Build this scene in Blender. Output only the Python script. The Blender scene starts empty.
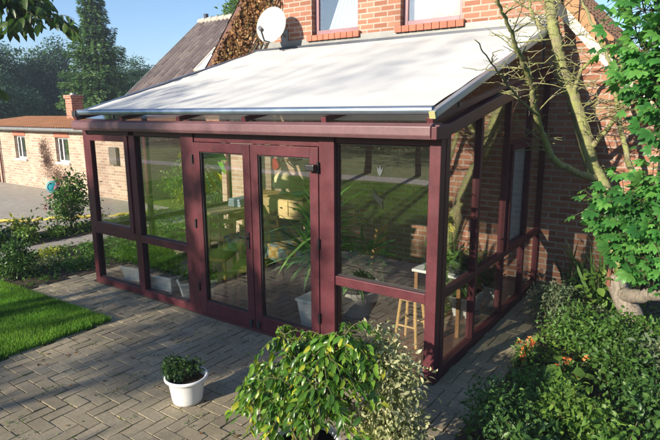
import bpy, bmesh, math, random
import numpy as np
from mathutils import Vector, Matrix
R = math.radians
random.seed(7)
scene = bpy.context.scene
col = scene.collection

# ------------------------------------------------------------ camera, sky, sun, exposure
cd = bpy.data.cameras.new("camera"); cam = bpy.data.objects.new("camera", cd); col.objects.link(cam)
cd.sensor_width = 36.0; cd.lens = 29.18; cd.clip_start = 0.05; cd.clip_end = 1000
YAW, PITCH, ROLL = 0.618, 0.201, -0.006
cam.location = (1.751, -3.99, 2.342)
cam.rotation_euler = (Matrix.Rotation(YAW, 3, 'Z') @ Matrix.Rotation(math.pi/2 - PITCH, 3, 'X') @ Matrix.Rotation(ROLL, 3, 'Z')).to_euler()
scene.camera = cam
SUN_AZ, SUN_EL = R(15.5), R(20.5)          # azimuth: light travels into +Y, leaning to +X
sd = Vector((math.sin(SUN_AZ)*math.cos(SUN_EL), math.cos(SUN_AZ)*math.cos(SUN_EL), -math.sin(SUN_EL)))
w = bpy.data.worlds.new("World"); scene.world = w; w.use_nodes = True
nt = w.node_tree; nt.nodes.clear()
sky = nt.nodes.new("ShaderNodeTexSky"); sky.sky_type = 'NISHITA'; sky.sun_disc = False
sky.sun_elevation = SUN_EL; sky.sun_rotation = math.pi + SUN_AZ
sky.air_density = 1.0; sky.dust_density = 0.5; sky.ozone_density = 3.0
bg = nt.nodes.new("ShaderNodeBackground"); bg.inputs[1].default_value = 0.125
wo = nt.nodes.new("ShaderNodeOutputWorld")
tint = nt.nodes.new("ShaderNodeMix"); tint.data_type = 'RGBA'; tint.blend_type = 'MULTIPLY'; tint.inputs[0].default_value = 1; tint.inputs[7].default_value = (.74, .80, .90, 1)
nt.links.new(sky.outputs[0], tint.inputs[6]); nt.links.new(tint.outputs[2], bg.inputs[0]); nt.links.new(bg.outputs[0], wo.inputs[0])
sl = bpy.data.lights.new("sun", 'SUN'); sl.energy = 4.8; sl.angle = R(0.5); sl.color = (1.0, 0.9, 0.74)
so = bpy.data.objects.new("sun", sl); col.objects.link(so)
so.rotation_euler = sd.to_track_quat('-Z', 'Y').to_euler(); so.location = (-10, -20, 15)
vs = scene.view_settings; vs.view_transform = 'Standard'; vs.look = 'None'; vs.gamma = 1; vs.use_curve_mapping = False
vs.exposure = 0.9
scene.render.engine = 'CYCLES'
scene.cycles.transparent_max_bounces = 24
scene.cycles.max_bounces = 8
scene.cycles.caustics_reflective = False; scene.cycles.caustics_refractive = False

# ------------------------------------------------------------ materials
MATS = {}
def new_mat(name):
    m = bpy.data.materials.new(name); m.use_nodes = True; m.node_tree.nodes.clear(); MATS[name] = m
    return m, m.node_tree.nodes, m.node_tree.links
def N(nodes, t, **kw):
    n = nodes.new(t)
    for k, v in kw.items():
        if isinstance(k, str) and hasattr(n, k): setattr(n, k, v)
    return n
def c4(c): return (c[0], c[1], c[2], 1)
def mix_rgb(nodes, links, fac, a, b, mode='MIX'):
    n = nodes.new("ShaderNodeMix"); n.data_type = 'RGBA'; n.blend_type = mode
    for sock, v in ((n.inputs[0], fac), (n.inputs[6], a), (n.inputs[7], b)):
        if hasattr(v, 'links'): links.new(v, sock)
        elif isinstance(v, (tuple, list)): sock.default_value = c4(v)
        else: sock.default_value = v
    return n.outputs[2]
def noise(nodes, links, vec, scale, detail=4, rough=.55):
    n = nodes.new("ShaderNodeTexNoise"); n.inputs['Scale'].default_value = scale
    n.inputs['Detail'].default_value = detail; n.inputs['Roughness'].default_value = rough
    if vec is not None: links.new(vec, n.inputs['Vector'])
    return n
def ramp(nodes, links, fac, stops):
    r = nodes.new("ShaderNodeValToRGB"); links.new(fac, r.inputs[0])
    e = r.color_ramp.elements
    while len(e) < len(stops): e.new(.5)
    for i, (p, c) in enumerate(stops): e[i].position = p; e[i].color = c4(c) if isinstance(c, (tuple, list)) else (c, c, c, 1)
    return r.outputs[0]
def out(nodes, links, sh):
    o = nodes.new("ShaderNodeOutputMaterial"); links.new(sh, o.inputs[0])
def plain(name, colr, rough=.5, metal=0., var=.25, scale=6., bump=.0, bscale=60., dirt=None, spec=.5, coat=0.):
    """painted / solid surface with two scales of wear"""
    m, n, l = new_mat(name)
    tc = N(n, "ShaderNodeTexCoord"); v = tc.outputs['Object']
    n1 = noise(n, l, v, scale, 5, .6); n2 = noise(n, l, v, scale*9, 3, .6)
    lo = tuple(x*(1-var) for x in colr); hi = tuple(min(1, x*(1+var)) for x in colr)
    c = ramp(n, l, n1.outputs[0], [(.3, lo), (.7, hi)])
    c = mix_rgb(n, l, .35, c, ramp(n, l, n2.outputs[0], [(.35, lo), (.65, hi)]))
    if dirt:
        n3 = noise(n, l, v, scale*2.3, 6, .7)
        c = mix_rgb(n, l, ramp(n, l, n3.outputs[0], [(.52, 0.), (.72, .7)]), c, dirt)
    p = N(n, "ShaderNodeBsdfPrincipled"); l.new(c, p.inputs['Base Color'])
    p.inputs['Metallic'].default_value = metal; p.inputs['Specular IOR Level'].default_value = spec
    p.inputs['Coat Weight'].default_value = coat
    r = N(n, "ShaderNodeMapRange"); l.new(n1.outputs[0], r.inputs[0]); r.inputs[3].default_value = max(.03, rough-.12); r.inputs[4].default_value = min(1, rough+.15)
    l.new(r.outputs[0], p.inputs['Roughness'])
    if bump:
        b = N(n, "ShaderNodeBump"); b.inputs['Strength'].default_value = bump; b.inputs['Distance'].default_value = .01
        nb = noise(n, l, v, bscale, 4, .6); l.new(nb.outputs[0], b.inputs['Height']); l.new(b.outputs[0], p.inputs['Normal'])
    out(n, l, p.outputs[0]); return m
def brick(name, ca, cb, cc, mortar, bw=.22, bh=.071, mort=.011, bump=.6):
    m, n, l = new_mat(name)
    g = N(n, "ShaderNodeNewGeometry"); s = N(n, "ShaderNodeSeparateXYZ"); l.new(g.outputs['Position'], s.inputs[0])
    a = N(n, "ShaderNodeMath", operation='ADD'); l.new(s.outputs[0], a.inputs[0]); l.new(s.outputs[1], a.inputs[1])
    cv = N(n, "ShaderNodeCombineXYZ"); l.new(a.outputs[0], cv.inputs[0]); l.new(s.outputs[2], cv.inputs[1])
    wn = noise(n, l, g.outputs['Position'], 14, 3)
    mx = N(n, "ShaderNodeVectorMath", operation='MULTIPLY_ADD'); l.new(wn.outputs[1], mx.inputs[0]); mx.inputs[1].default_value = (.010, .008, 0); l.new(cv.outputs[0], mx.inputs[2])
    def bt():
        b = N(n, "ShaderNodeTexBrick"); l.new(mx.outputs[0], b.inputs['Vector'])
        b.inputs['Scale'].default_value = 1; b.inputs['Mortar Size'].default_value = mort; b.inputs['Mortar Smooth'].default_value = .25
        b.inputs['Brick Width'].default_value = bw; b.inputs['Row Height'].default_value = bh; b.offset = .5
        return b
    b = bt(); b.inputs['Color1'].default_value = (0, 0, 0, 1); b.inputs['Color2'].default_value = (1, 1, 1, 1); b.inputs['Mortar'].default_value = (.5, .5, .5, 1)
    c = ramp(n, l, b.outputs[0], [(0., ca), (.45, cb), (1., cc)])
    nn = noise(n, l, g.outputs['Position'], 45, 5, .7)
    c = mix_rgb(n, l, ramp(n, l, nn.outputs[0], [(.35, 0.), (.75, .55)]), c, tuple(x*.62 for x in cb))
    big = noise(n, l, g.outputs['Position'], 1.3, 5, .65)
    mc = mix_rgb(n, l, ramp(n, l, big.outputs[0], [(.3, 0.), (.7, .7)]), mortar, tuple(x*.72 for x in mortar))
    c = mix_rgb(n, l, b.outputs[1], c, mc)
    c = mix_rgb(n, l, ramp(n, l, big.outputs[0], [(.42, 0.), (.8, .38)]), c, tuple(x*.55 for x in cb))
    p = N(n, "ShaderNodeBsdfPrincipled"); l.new(c, p.inputs['Base Color']); p.inputs['Roughness'].default_value = .88
    bp_ = N(n, "ShaderNodeBump"); bp_.inputs['Strength'].default_value = bump; bp_.inputs['Distance'].default_value = .008
    h = N(n, "ShaderNodeMath", operation='MULTIPLY_ADD'); l.new(nn.outputs[0], h.inputs[0]); h.inputs[1].default_value = .5
    inv = N(n, "ShaderNodeMath", operation='SUBTRACT'); inv.inputs[0].default_value = 1; l.new(b.outputs[1], inv.inputs[1]); l.new(inv.outputs[0], h.inputs[2])
    l.new(h.outputs[0], bp_.inputs['Height']); l.new(bp_.outputs[0], p.inputs['Normal'])
    out(n, l, p.outputs[0]); return m
def leafmat(name, stops, rough=.45, trans=.35, spec=.4):
    m, n, l = new_mat(name)
    at = N(n, "ShaderNodeAttribute"); at.attribute_name = 'rnd'
    c = ramp(n, l, at.outputs['Fac'], stops)
    g = N(n, "ShaderNodeNewGeometry"); nz = noise(n, l, g.outputs['Position'], 2.2, 3)
    hs = N(n, "ShaderNodeHueSaturation"); l.new(c, hs.inputs['Color'])
    mr = N(n, "ShaderNodeMapRange"); l.new(nz.outputs[0], mr.inputs[0]); mr.inputs[1].default_value = .3; mr.inputs[2].default_value = .7
    mr.inputs[3].default_value = .7; mr.inputs[4].default_value = 1.3; l.new(mr.outputs[0], hs.inputs['Value'])
    p = N(n, "ShaderNodeBsdfPrincipled"); l.new(hs.outputs[0], p.inputs['Base Color']); p.inputs['Roughness'].default_value = rough
    p.inputs['Specular IOR Level'].default_value = spec
    t = N(n, "ShaderNodeBsdfTranslucent"); tcol = mix_rgb(n, l, 1., hs.outputs[0], (1.5, 1.6, .7), 'MULTIPLY'); l.new(tcol, t.inputs[0])
    mx = N(n, "ShaderNodeMixShader"); mx.inputs[0].default_value = trans; l.new(p.outputs[0], mx.inputs[1]); l.new(t.outputs[0], mx.inputs[2])
    out(n, l, mx.outputs[0]); return m
def glassmat(name, tint=(.975, .985, .97), ior=1.6, rough=.0, boost=1.0, wave=0.):
    m, n, l = new_mat(name)
    tr = N(n, "ShaderNodeBsdfTransparent"); tr.inputs[0].default_value = c4(tint)
    gl = N(n, "ShaderNodeBsdfGlossy"); gl.inputs['Roughness'].default_value = rough; gl.inputs[0].default_value = (1, 1, 1, 1)
    f = N(n, "ShaderNodeFresnel"); f.inputs[0].default_value = ior
    g = N(n, "ShaderNodeNewGeometry")
    if wave:
        nw = noise(n, l, g.outputs['Position'], 1.7, 2, .4); bw = N(n, "ShaderNodeBump"); bw.inputs['Strength'].default_value = wave; bw.inputs['Distance'].default_value = .06
        l.new(nw.outputs[0], bw.inputs['Height']); l.new(bw.outputs[0], gl.inputs['Normal'])
    lw = N(n, "ShaderNodeLayerWeight"); lw.inputs[0].default_value = .5
    pw = N(n, "ShaderNodeMath", operation='POWER'); l.new(lw.outputs['Facing'], pw.inputs[0]); pw.inputs[1].default_value = 4.2
    f0 = ((ior-1)/(ior+1))**2
    md = N(n, "ShaderNodeMath", operation='MULTIPLY_ADD'); l.new(pw.outputs[0], md.inputs[0]); md.inputs[1].default_value = (1-f0)*.95; md.inputs[2].default_value = f0*boost
    mx = N(n, "ShaderNodeMixShader"); l.new(md.outputs[0], mx.inputs[0]); l.new(tr.outputs[0], mx.inputs[1]); l.new(gl.outputs[0], mx.inputs[2])
    out(n, l, mx.outputs[0]); return m
def randcol(name, stops, rough=.9, bump=.5, bscale=90, moss=None, dark=.35):
    """surface whose pieces carry a per-face 'rnd' value (pavers, tiles)"""
    m, n, l = new_mat(name)
    at = N(n, "ShaderNodeAttribute"); at.attribute_name = 'rnd'
    c = ramp(n, l, at.outputs['Fac'], stops)
    g = N(n, "ShaderNodeNewGeometry"); v = g.outputs['Position']
    n1 = noise(n, l, v, 38, 6, .7); c = mix_rgb(n, l, ramp(n, l, n1.outputs[0], [(.35, 0.), (.75, dark*1.4)]), c, tuple(x*.5 for x in stops[1][1]))
    n2 = noise(n, l, v, 1.1, 5, .65); c = mix_rgb(n, l, ramp(n, l, n2.outputs[0], [(.4, 0.), (.75, dark*1.3)]), c, tuple(x*.45 for x in stops[0][1]))
    if moss:
        n3 = noise(n, l, v, 4.3, 6, .75); c = mix_rgb(n, l, ramp(n, l, n3.outputs[0], [(.56, 0.), (.75, .55)]), c, moss)
    p = N(n, "ShaderNodeBsdfPrincipled"); l.new(c, p.inputs['Base Color']); p.inputs['Roughness'].default_value = rough; p.inputs['Specular IOR Level'].default_value = .3
    b = N(n, "ShaderNodeBump"); b.inputs['Strength'].default_value = bump; b.inputs['Distance'].default_value = .006
    nb = noise(n, l, v, bscale, 5, .7); l.new(nb.outputs[0], b.inputs['Height']); l.new(b.outputs[0], p.inputs['Normal'])
    out(n, l, p.outputs[0]); return m
def grid_mat(name, ca, cb, mortar, bw, bh, mort, off=0., rough=.6):
    """floor tiles in the XY plane"""
    m, n, l = new_mat(name)
    g = N(n, "ShaderNodeNewGeometry"); b = N(n, "ShaderNodeTexBrick"); l.new(g.outputs['Position'], b.inputs['Vector'])
    b.offset = off; b.inputs['Scale'].default_value = 1; b.inputs['Brick Width'].default_value = bw; b.inputs['Row Height'].default_value = bh; b.inputs['Mortar Size'].default_value = mort
    b.inputs['Color1'].default_value = c4(ca); b.inputs['Color2'].default_value = c4(cb); b.inputs['Mortar'].default_value = c4(mortar)
    nz = noise(n, l, g.outputs['Position'], 7, 6, .7)
    c = mix_rgb(n, l, ramp(n, l, nz.outputs[0], [(.35, 0.), (.75, .6)]), b.outputs[0], tuple(x*.55 for x in ca))
    n2 = noise(n, l, g.outputs['Position'], .7, 5, .6)
    c = mix_rgb(n, l, ramp(n, l, n2.outputs[0], [(.4, 0.), (.7, .45)]), c, tuple(x*.6 for x in cb))
    p = N(n, "ShaderNodeBsdfPrincipled"); l.new(c, p.inputs['Base Color']); p.inputs['Roughness'].default_value = rough
    bb = N(n, "ShaderNodeBump"); bb.inputs['Strength'].default_value = .4; bb.inputs['Distance'].default_value = .006
    l.new(b.outputs[1], bb.inputs['Height']); bb.invert = True; l.new(bb.outputs[0], p.inputs['Normal'])
    out(n, l, p.outputs[0]); return m
def ground_mat(name, stops, scale=3, fine=60, bump=.6, rough=.95):
    m, n, l = new_mat(name)
    g = N(n, "ShaderNodeNewGeometry"); v = g.outputs['Position']
    a = noise(n, l, v, scale, 6, .65); b = noise(n, l, v, fine, 5, .7)
    mm = N(n, "ShaderNodeMath", operation='MULTIPLY_ADD'); l.new(b.outputs[0], mm.inputs[0]); mm.inputs[1].default_value = .55
    h = N(n, "ShaderNodeMath", operation='MULTIPLY'); l.new(a.outputs[0], h.inputs[0]); h.inputs[1].default_value = .45; l.new(h.outputs[0], mm.inputs[2])
    c = ramp(n, l, mm.outputs[0], stops)
    p = N(n, "ShaderNodeBsdfPrincipled"); l.new(c, p.inputs['Base Color']); p.inputs['Roughness'].default_value = rough; p.inputs['Specular IOR Level'].default_value = .15
    bb = N(n, "ShaderNodeBump"); bb.inputs['Strength'].default_value = bump; bb.inputs['Distance'].default_value = .02; l.new(mm.outputs[0], bb.inputs['Height']); l.new(bb.outputs[0], p.inputs['Normal'])
    out(n, l, p.outputs[0]); return m
def plaid_mat(name):
    m, n, l = new_mat(name)
    g = N(n, "ShaderNodeNewGeometry"); ck = N(n, "ShaderNodeTexChecker"); l.new(g.outputs['Position'], ck.inputs[0]); ck.inputs['Scale'].default_value = 7
    ck.inputs[1].default_value = (.42, .30, .06, 1); ck.inputs[2].default_value = (.04, .16, .17, 1)
    c2 = N(n, "ShaderNodeTexChecker"); l.new(g.outputs['Position'], c2.inputs[0]); c2.inputs['Scale'].default_value = 15
    c2.inputs[1].default_value = (.5, .5, .42, 1); c2.inputs[2].default_value = (.35, .08, .05, 1)
    c = mix_rgb(n, l, .3, ck.outputs[0], c2.outputs[0])
    p = N(n, "ShaderNodeBsdfPrincipled"); l.new(c, p.inputs['Base Color']); p.inputs['Roughness'].default_value = .9
    out(n, l, p.outputs[0]); return m
def bark_mat(name, a, b, moss, mossamt=.5):
    m, n, l = new_mat(name)
    g = N(n, "ShaderNodeNewGeometry"); v = g.outputs['Position']
    mp = N(n, "ShaderNodeMapping"); mp.inputs['Scale'].default_value = (1, 1, .3); l.new(v, mp.inputs[0])
    n1 = noise(n, l, mp.outputs[0], 40, 6, .7); c = ramp(n, l, n1.outputs[0], [(.35, a), (.65, b)])
    n2 = noise(n, l, v, 9, 6, .7); c = mix_rgb(n, l, ramp(n, l, n2.outputs[0], [(.62-mossamt*.4, 0.), (.8-mossamt*.3, .85)]), c, moss)
    p = N(n, "ShaderNodeBsdfPrincipled"); l.new(c, p.inputs['Base Color']); p.inputs['Roughness'].default_value = .92
    bb = N(n, "ShaderNodeBump"); bb.inputs['Strength'].default_value = .8; bb.inputs['Distance'].default_value = .02; l.new(n1.outputs[0], bb.inputs['Height']); l.new(bb.outputs[0], p.inputs['Normal'])
    out(n, l, p.outputs[0]); return m

M_frame = plain('maroon_frame', (.094, .023, .029), .40, 0, .30, 5, dirt=(.07, .030, .034), spec=.3)
M_framed = M_frame
M_fascia = plain('mauve_fascia', (.165, .082, .09), .42, 0, .2, 3, dirt=(.12, .066, .072))
M_rubber = plain('black_rubber', (.012, .012, .013), .6)
M_glass = glassmat('clear_glass', boost=2.8, wave=.02)
M_thin = glassmat('thin_glass', tint=(.985, .99, .985), boost=1.0, wave=.02)
M_rglass = glassmat('roof_glass', tint=(.90, .90, .87), rough=.05)
M_metal = plain('blue_grey_metal', (.28, .34, .42), .32, .75, .12, 4)
M_darkmetal = plain('dark_metal', (.05, .055, .07), .4, .5)
def cloth_mat(name, colr, trans):
    m, n, l = new_mat(name); tc = N(n, "ShaderNodeTexCoord"); v = tc.outputs['Object']
    n1 = noise(n, l, v, 1.6, 6, .7); c = ramp(n, l, n1.outputs[0], [(.35, tuple(x*.92 for x in colr)), (.65, colr)])
    mp = N(n, "ShaderNodeMapping"); mp.inputs['Scale'].default_value = (6, .7, 1); l.new(v, mp.inputs[0]); n2 = noise(n, l, mp.outputs[0], 3, 5, .7)
    c = mix_rgb(n, l, ramp(n, l, n2.outputs[0], [(.5, 0.), (.8, .35)]), c, tuple(x*.82 for x in colr))
    d = N(n, "ShaderNodeBsdfDiffuse"); l.new(c, d.inputs[0]); t = N(n, "ShaderNodeBsdfTranslucent"); l.new(c, t.inputs[0])
    b = N(n, "ShaderNodeBump"); b.inputs['Strength'].default_value = .12; b.inputs['Distance'].default_value = .004; nb = noise(n, l, v, 220, 2); l.new(nb.outputs[0], b.inputs['Height']); l.new(b.outputs[0], d.inputs['Normal'])
    mx = N(n, "ShaderNodeMixShader"); mx.inputs[0].default_value = trans; l.new(d.outputs[0], mx.inputs[1]); l.new(t.outputs[0], mx.inputs[2]); out(n, l, mx.outputs[0]); return m
M_awning = cloth_mat('white_awning_cloth', (.84, .835, .80), .34)
M_brick = brick('red_brick', (.27, .105, .062), (.365, .155, .092), (.45, .225, .145), (.45, .36, .29), .235, .079, .012)
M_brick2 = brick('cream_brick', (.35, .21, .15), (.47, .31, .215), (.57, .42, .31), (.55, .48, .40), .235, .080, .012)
M_sillbrick = plain('clay_sill', (.40, .14, .085), .8, 0, .3, 12, .5, 40)
M_cream = plain('cream_paint', (.68, .60, .45), .5, 0, .12, 3, dirt=(.45, .40, .30))
M_whitepaint = plain('white_paint', (.78, .77, .74), .4, 0, .05, 4)
M_brownpaint = plain('brown_paint', (.12, .045, .03), .5)
M_purpleframe = plain('mauve_window_frame', (.26, .13, .15), .4, 0, .15)
M_slate = randcol('dark_roof_tiles', [(0., (.14, .11, .105)), (.5, (.19, .15, .142)), (1., (.28, .225, .20))], .75, .3, 40, (.16, .14, .11))
M_orange = randcol('orange_roof_tiles', [(0., (.36, .18, .085)), (.5, (.45, .235, .115)), (1., (.52, .30, .16))], .8, .4, 40)
M_rust = plain('rusty_orange_sheet', (.48, .21, .085), .75, 0, .3, 1.6, .2, 30, dirt=(.30, .16, .08))
M_zinc = plain('grey_gutter', (.22, .22, .21), .5, .3, .2)
M_paver = randcol('concrete_pavers', [(0., (.33, .275, .185)), (.5, (.40, .335, .225)), (1., (.47, .395, .27))], .92, .7, 110, (.17, .165, .08), .62)
M_joint = ground_mat('mossy_joint_sand', [(.35, (.09, .08, .05)), (.65, (.16, .15, .085))], 5, 50)
M_yard = grid_mat('yard_pavers', (.42, .375, .30), (.49, .44, .355), (.32, .30, .23), .3, .15, .012, .5, .9)
M_path = grid_mat('path_slabs', (.36, .32, .28), (.42, .38, .33), (.22, .21, .17), .5, .5, .012, 0., .9)
M_soil = ground_mat('dark_soil', [(.3, (.035, .026, .018)), (.5, (.075, .058, .04)), (.7, (.13, .105, .075))], 6, 45, 1.)
M_lawn = ground_mat('lawn_turf', [(.3, (.08, .125, .018)), (.5, (.15, .20, .03)), (.7, (.22, .27, .05))], 2.2, 70, 1.)
M_grass = leafmat('grass_blades', [(0., (.05, .13, .014)), (.55, (.11, .25, .026)), (1., (.21, .36, .05))], .5, .35, .25)
M_tile = grid_mat('red_brown_floor_tiles', (.19, .085, .055), (.25, .115, .075), (.12, .10, .085), .24, .12, .008, .5, .38)
M_wood = plain('honey_wood', (.55, .34, .12), .45, 0, .25, 9)
M_wood2 = plain('warm_brown_wood', (.30, .15, .055), .45, 0, .25, 9)
M_sideboard = plain('pale_wood', (.62, .47, .22), .5, 0, .2, 9)
M_plaid = plaid_mat('plaid_cloth')
M_whiteplastic = plain('white_plastic', (.74, .74, .72), .42, 0, .05, 7, dirt=(.50, .48, .42))
M_bucket = plain('scuffed_white_plastic', (.76, .76, .75), .38, 0, .05, 5, .05, 40, dirt=(.55, .54, .50))
M_terra = plain('clay_pot', (.33, .14, .075), .8)
M_greypot = plain('pale_grey_ceramic', (.52, .50, .47), .4)
M_potsoil = ground_mat('potting_soil', [(.3, (.018, .013, .009)), (.7, (.06, .042, .028))], 20, 90, 1.)
M_dishm = plain('cream_dish', (.55, .53, .47), .5, 0, .05, 3)
M_curtain = plain('pale_net_curtain', (.66, .70, .78), .9, 0, .06, 3)
M_curtain2 = plain('white_blind', (.80, .79, .75), .9, 0, .04, 3)
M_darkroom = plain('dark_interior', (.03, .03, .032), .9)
M_blind = plain('blue_grey_panel', (.50, .60, .72), .6, 0, .06, 2)
M_bark = bark_mat('brown_bark', (.05, .038, .026), (.13, .10, .07), (.09, .11, .04), .3)
M_moss = bark_mat('mossy_green_bark', (.13, .11, .06), (.36, .31, .19), (.29, .32, .10), .65)
M_weather = bark_mat('weathered_log', (.13, .11, .09), (.33, .28, .23), (.16, .17, .07), .25)
M_rot = plain('rotten_red_wood', (.20, .085, .05), .9, 0, .4, 14, .8, 40)
M_twig = bark_mat('pale_twigs', (.16, .13, .08), (.30, .26, .15), (.25, .27, .09), .5)
M_stem = plain('green_brown_stem', (.09, .085, .035), .8)
M_teal = plain('teal_glaze', (.03, .28, .36), .2, 0, .2)
M_yellow = plain('yellow_hose', (.62, .50, .10), .45)
M_black = plain('black_paint', (.015, .015, .016), .4)
M_red = plain('red_enamel', (.42, .035, .03), .35)
M_lamp = plain('cream_shade', (.78, .70, .42), .7, 0, .08)
M_bluebox = plain('pale_blue_cloth', (.40, .50, .58), .8)
M_sticker = plain('pale_sticker', (.09, .10, .10), .9, spec=.1)
L_ = lambda n, c: leafmat(n, [(0., tuple(x*.9 for x in c)), (1., c)], .6, .45, .1)
def solid(n, c): return plain(n, c, .5, 0, .08)
M_fan = [L_('fan_'+a, b) for a, b in (('red', (.75, .08, .08)), ('pink', (.75, .2, .5)), ('blue', (.08, .2, .75)), ('teal', (.05, .5, .55)), ('green', (.3, .65, .08)), ('yellow', (.9, .78, .08)), ('orange', (.85, .4, .05)), ('purple', (.3, .1, .6)))]
L = leafmat
F_ficus = L('ficus_leaves', [(0., (.035, .10, .014)), (.5, (.095, .22, .026)), (.82, (.19, .32, .035)), (.93, (.34, .38, .03)), (1., (.5, .46, .04))], .3, .38, .5)
F_varie = L('variegated_leaves', [(0., (.13, .17, .06)), (.4, (.32, .33, .16)), (.75, (.52, .50, .30)), (1., (.66, .60, .42))], .45, .3)
F_dark = L('dark_shrub_leaves', [(0., (.022, .06, .016)), (.6, (.055, .125, .028)), (1., (.11, .19, .045))], .4, .3)
F_mid = L('mid_green_leaves', [(0., (.035, .09, .018)), (.6, (.08, .175, .03)), (1., (.16, .27, .055))], .45, .35)
F_light = L('light_green_leaves', [(0., (.05, .11, .02)), (.6, (.12, .22, .035)), (1., (.24, .33, .07))], .45, .38)
F_yel = L('yellow_green_leaves', [(0., (.10, .15, .02)), (.6, (.25, .29, .04)), (1., (.42, .40, .08))], .5, .35)
F_grey = L('grey_green_leaves', [(0., (.05, .085, .045)), (.6, (.11, .15, .075)), (1., (.26, .27, .15))], .55, .3)
F_big = L('bright_lobed_leaves', [(0., (.032, .135, .032)), (.5, (.075, .25, .055)), (1., (.16, .37, .08))], .4, .42, .4)
F_branch = L('dark_drooping_leaves', [(0., (.02, .05, .012)), (.6, (.045, .095, .02)), (1., (.09, .15, .035))], .4, .35)
F_spruce = L('spruce_needles', [(0., (.035, .09, .035)), (.5, (.085, .175, .06)), (1., (.19, .29, .10))], .6, .2, .2)
F_far = L('haze_blue_leaves', [(0., (.03, .075, .055)), (.6, (.06, .125, .085)), (1., (.12, .20, .12))], .6, .3, .2)  # distance haze put into the leaf colour as a blue tint
F_garden = L('garden_tree_leaves', [(0., (.02, .055, .012)), (.6, (.05, .11, .02)), (1., (.10, .17, .03))], .5, .35, .3)
F_ivy = L('dry_brown_leaves', [(0., (.10, .045, .018)), (.5, (.27, .13, .055)), (.85, (.42, .26, .13)), (1., (.16, .15, .05))], .7, .25, .2)
F_purple = L('purple_bare_creeper', [(0., (.16, .09, .09)), (.6, (.25, .16, .15)), (1., (.34, .25, .20))], .8, .2, .1)
F_orange = L('orange_petals', [(0., (.50, .10, .02)), (.6, (.75, .2, .05)), (1., (.85, .36, .12))], .6, .3, .2)
F_pink = L('pink_petals', [(0., (.45, .16, .24)), (1., (.65, .36, .42))], .6, .3, .2)
F_yellow = L('yellow_petals', [(0., (.7, .5, .02)), (1., (.85, .68, .08))], .6, .3, .2)
F_yucca = L('yucca_blades', [(0., (.035, .11, .03)), (.6, (.085, .21, .05)), (1., (.18, .33, .08))], .4, .3, .4)

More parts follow.
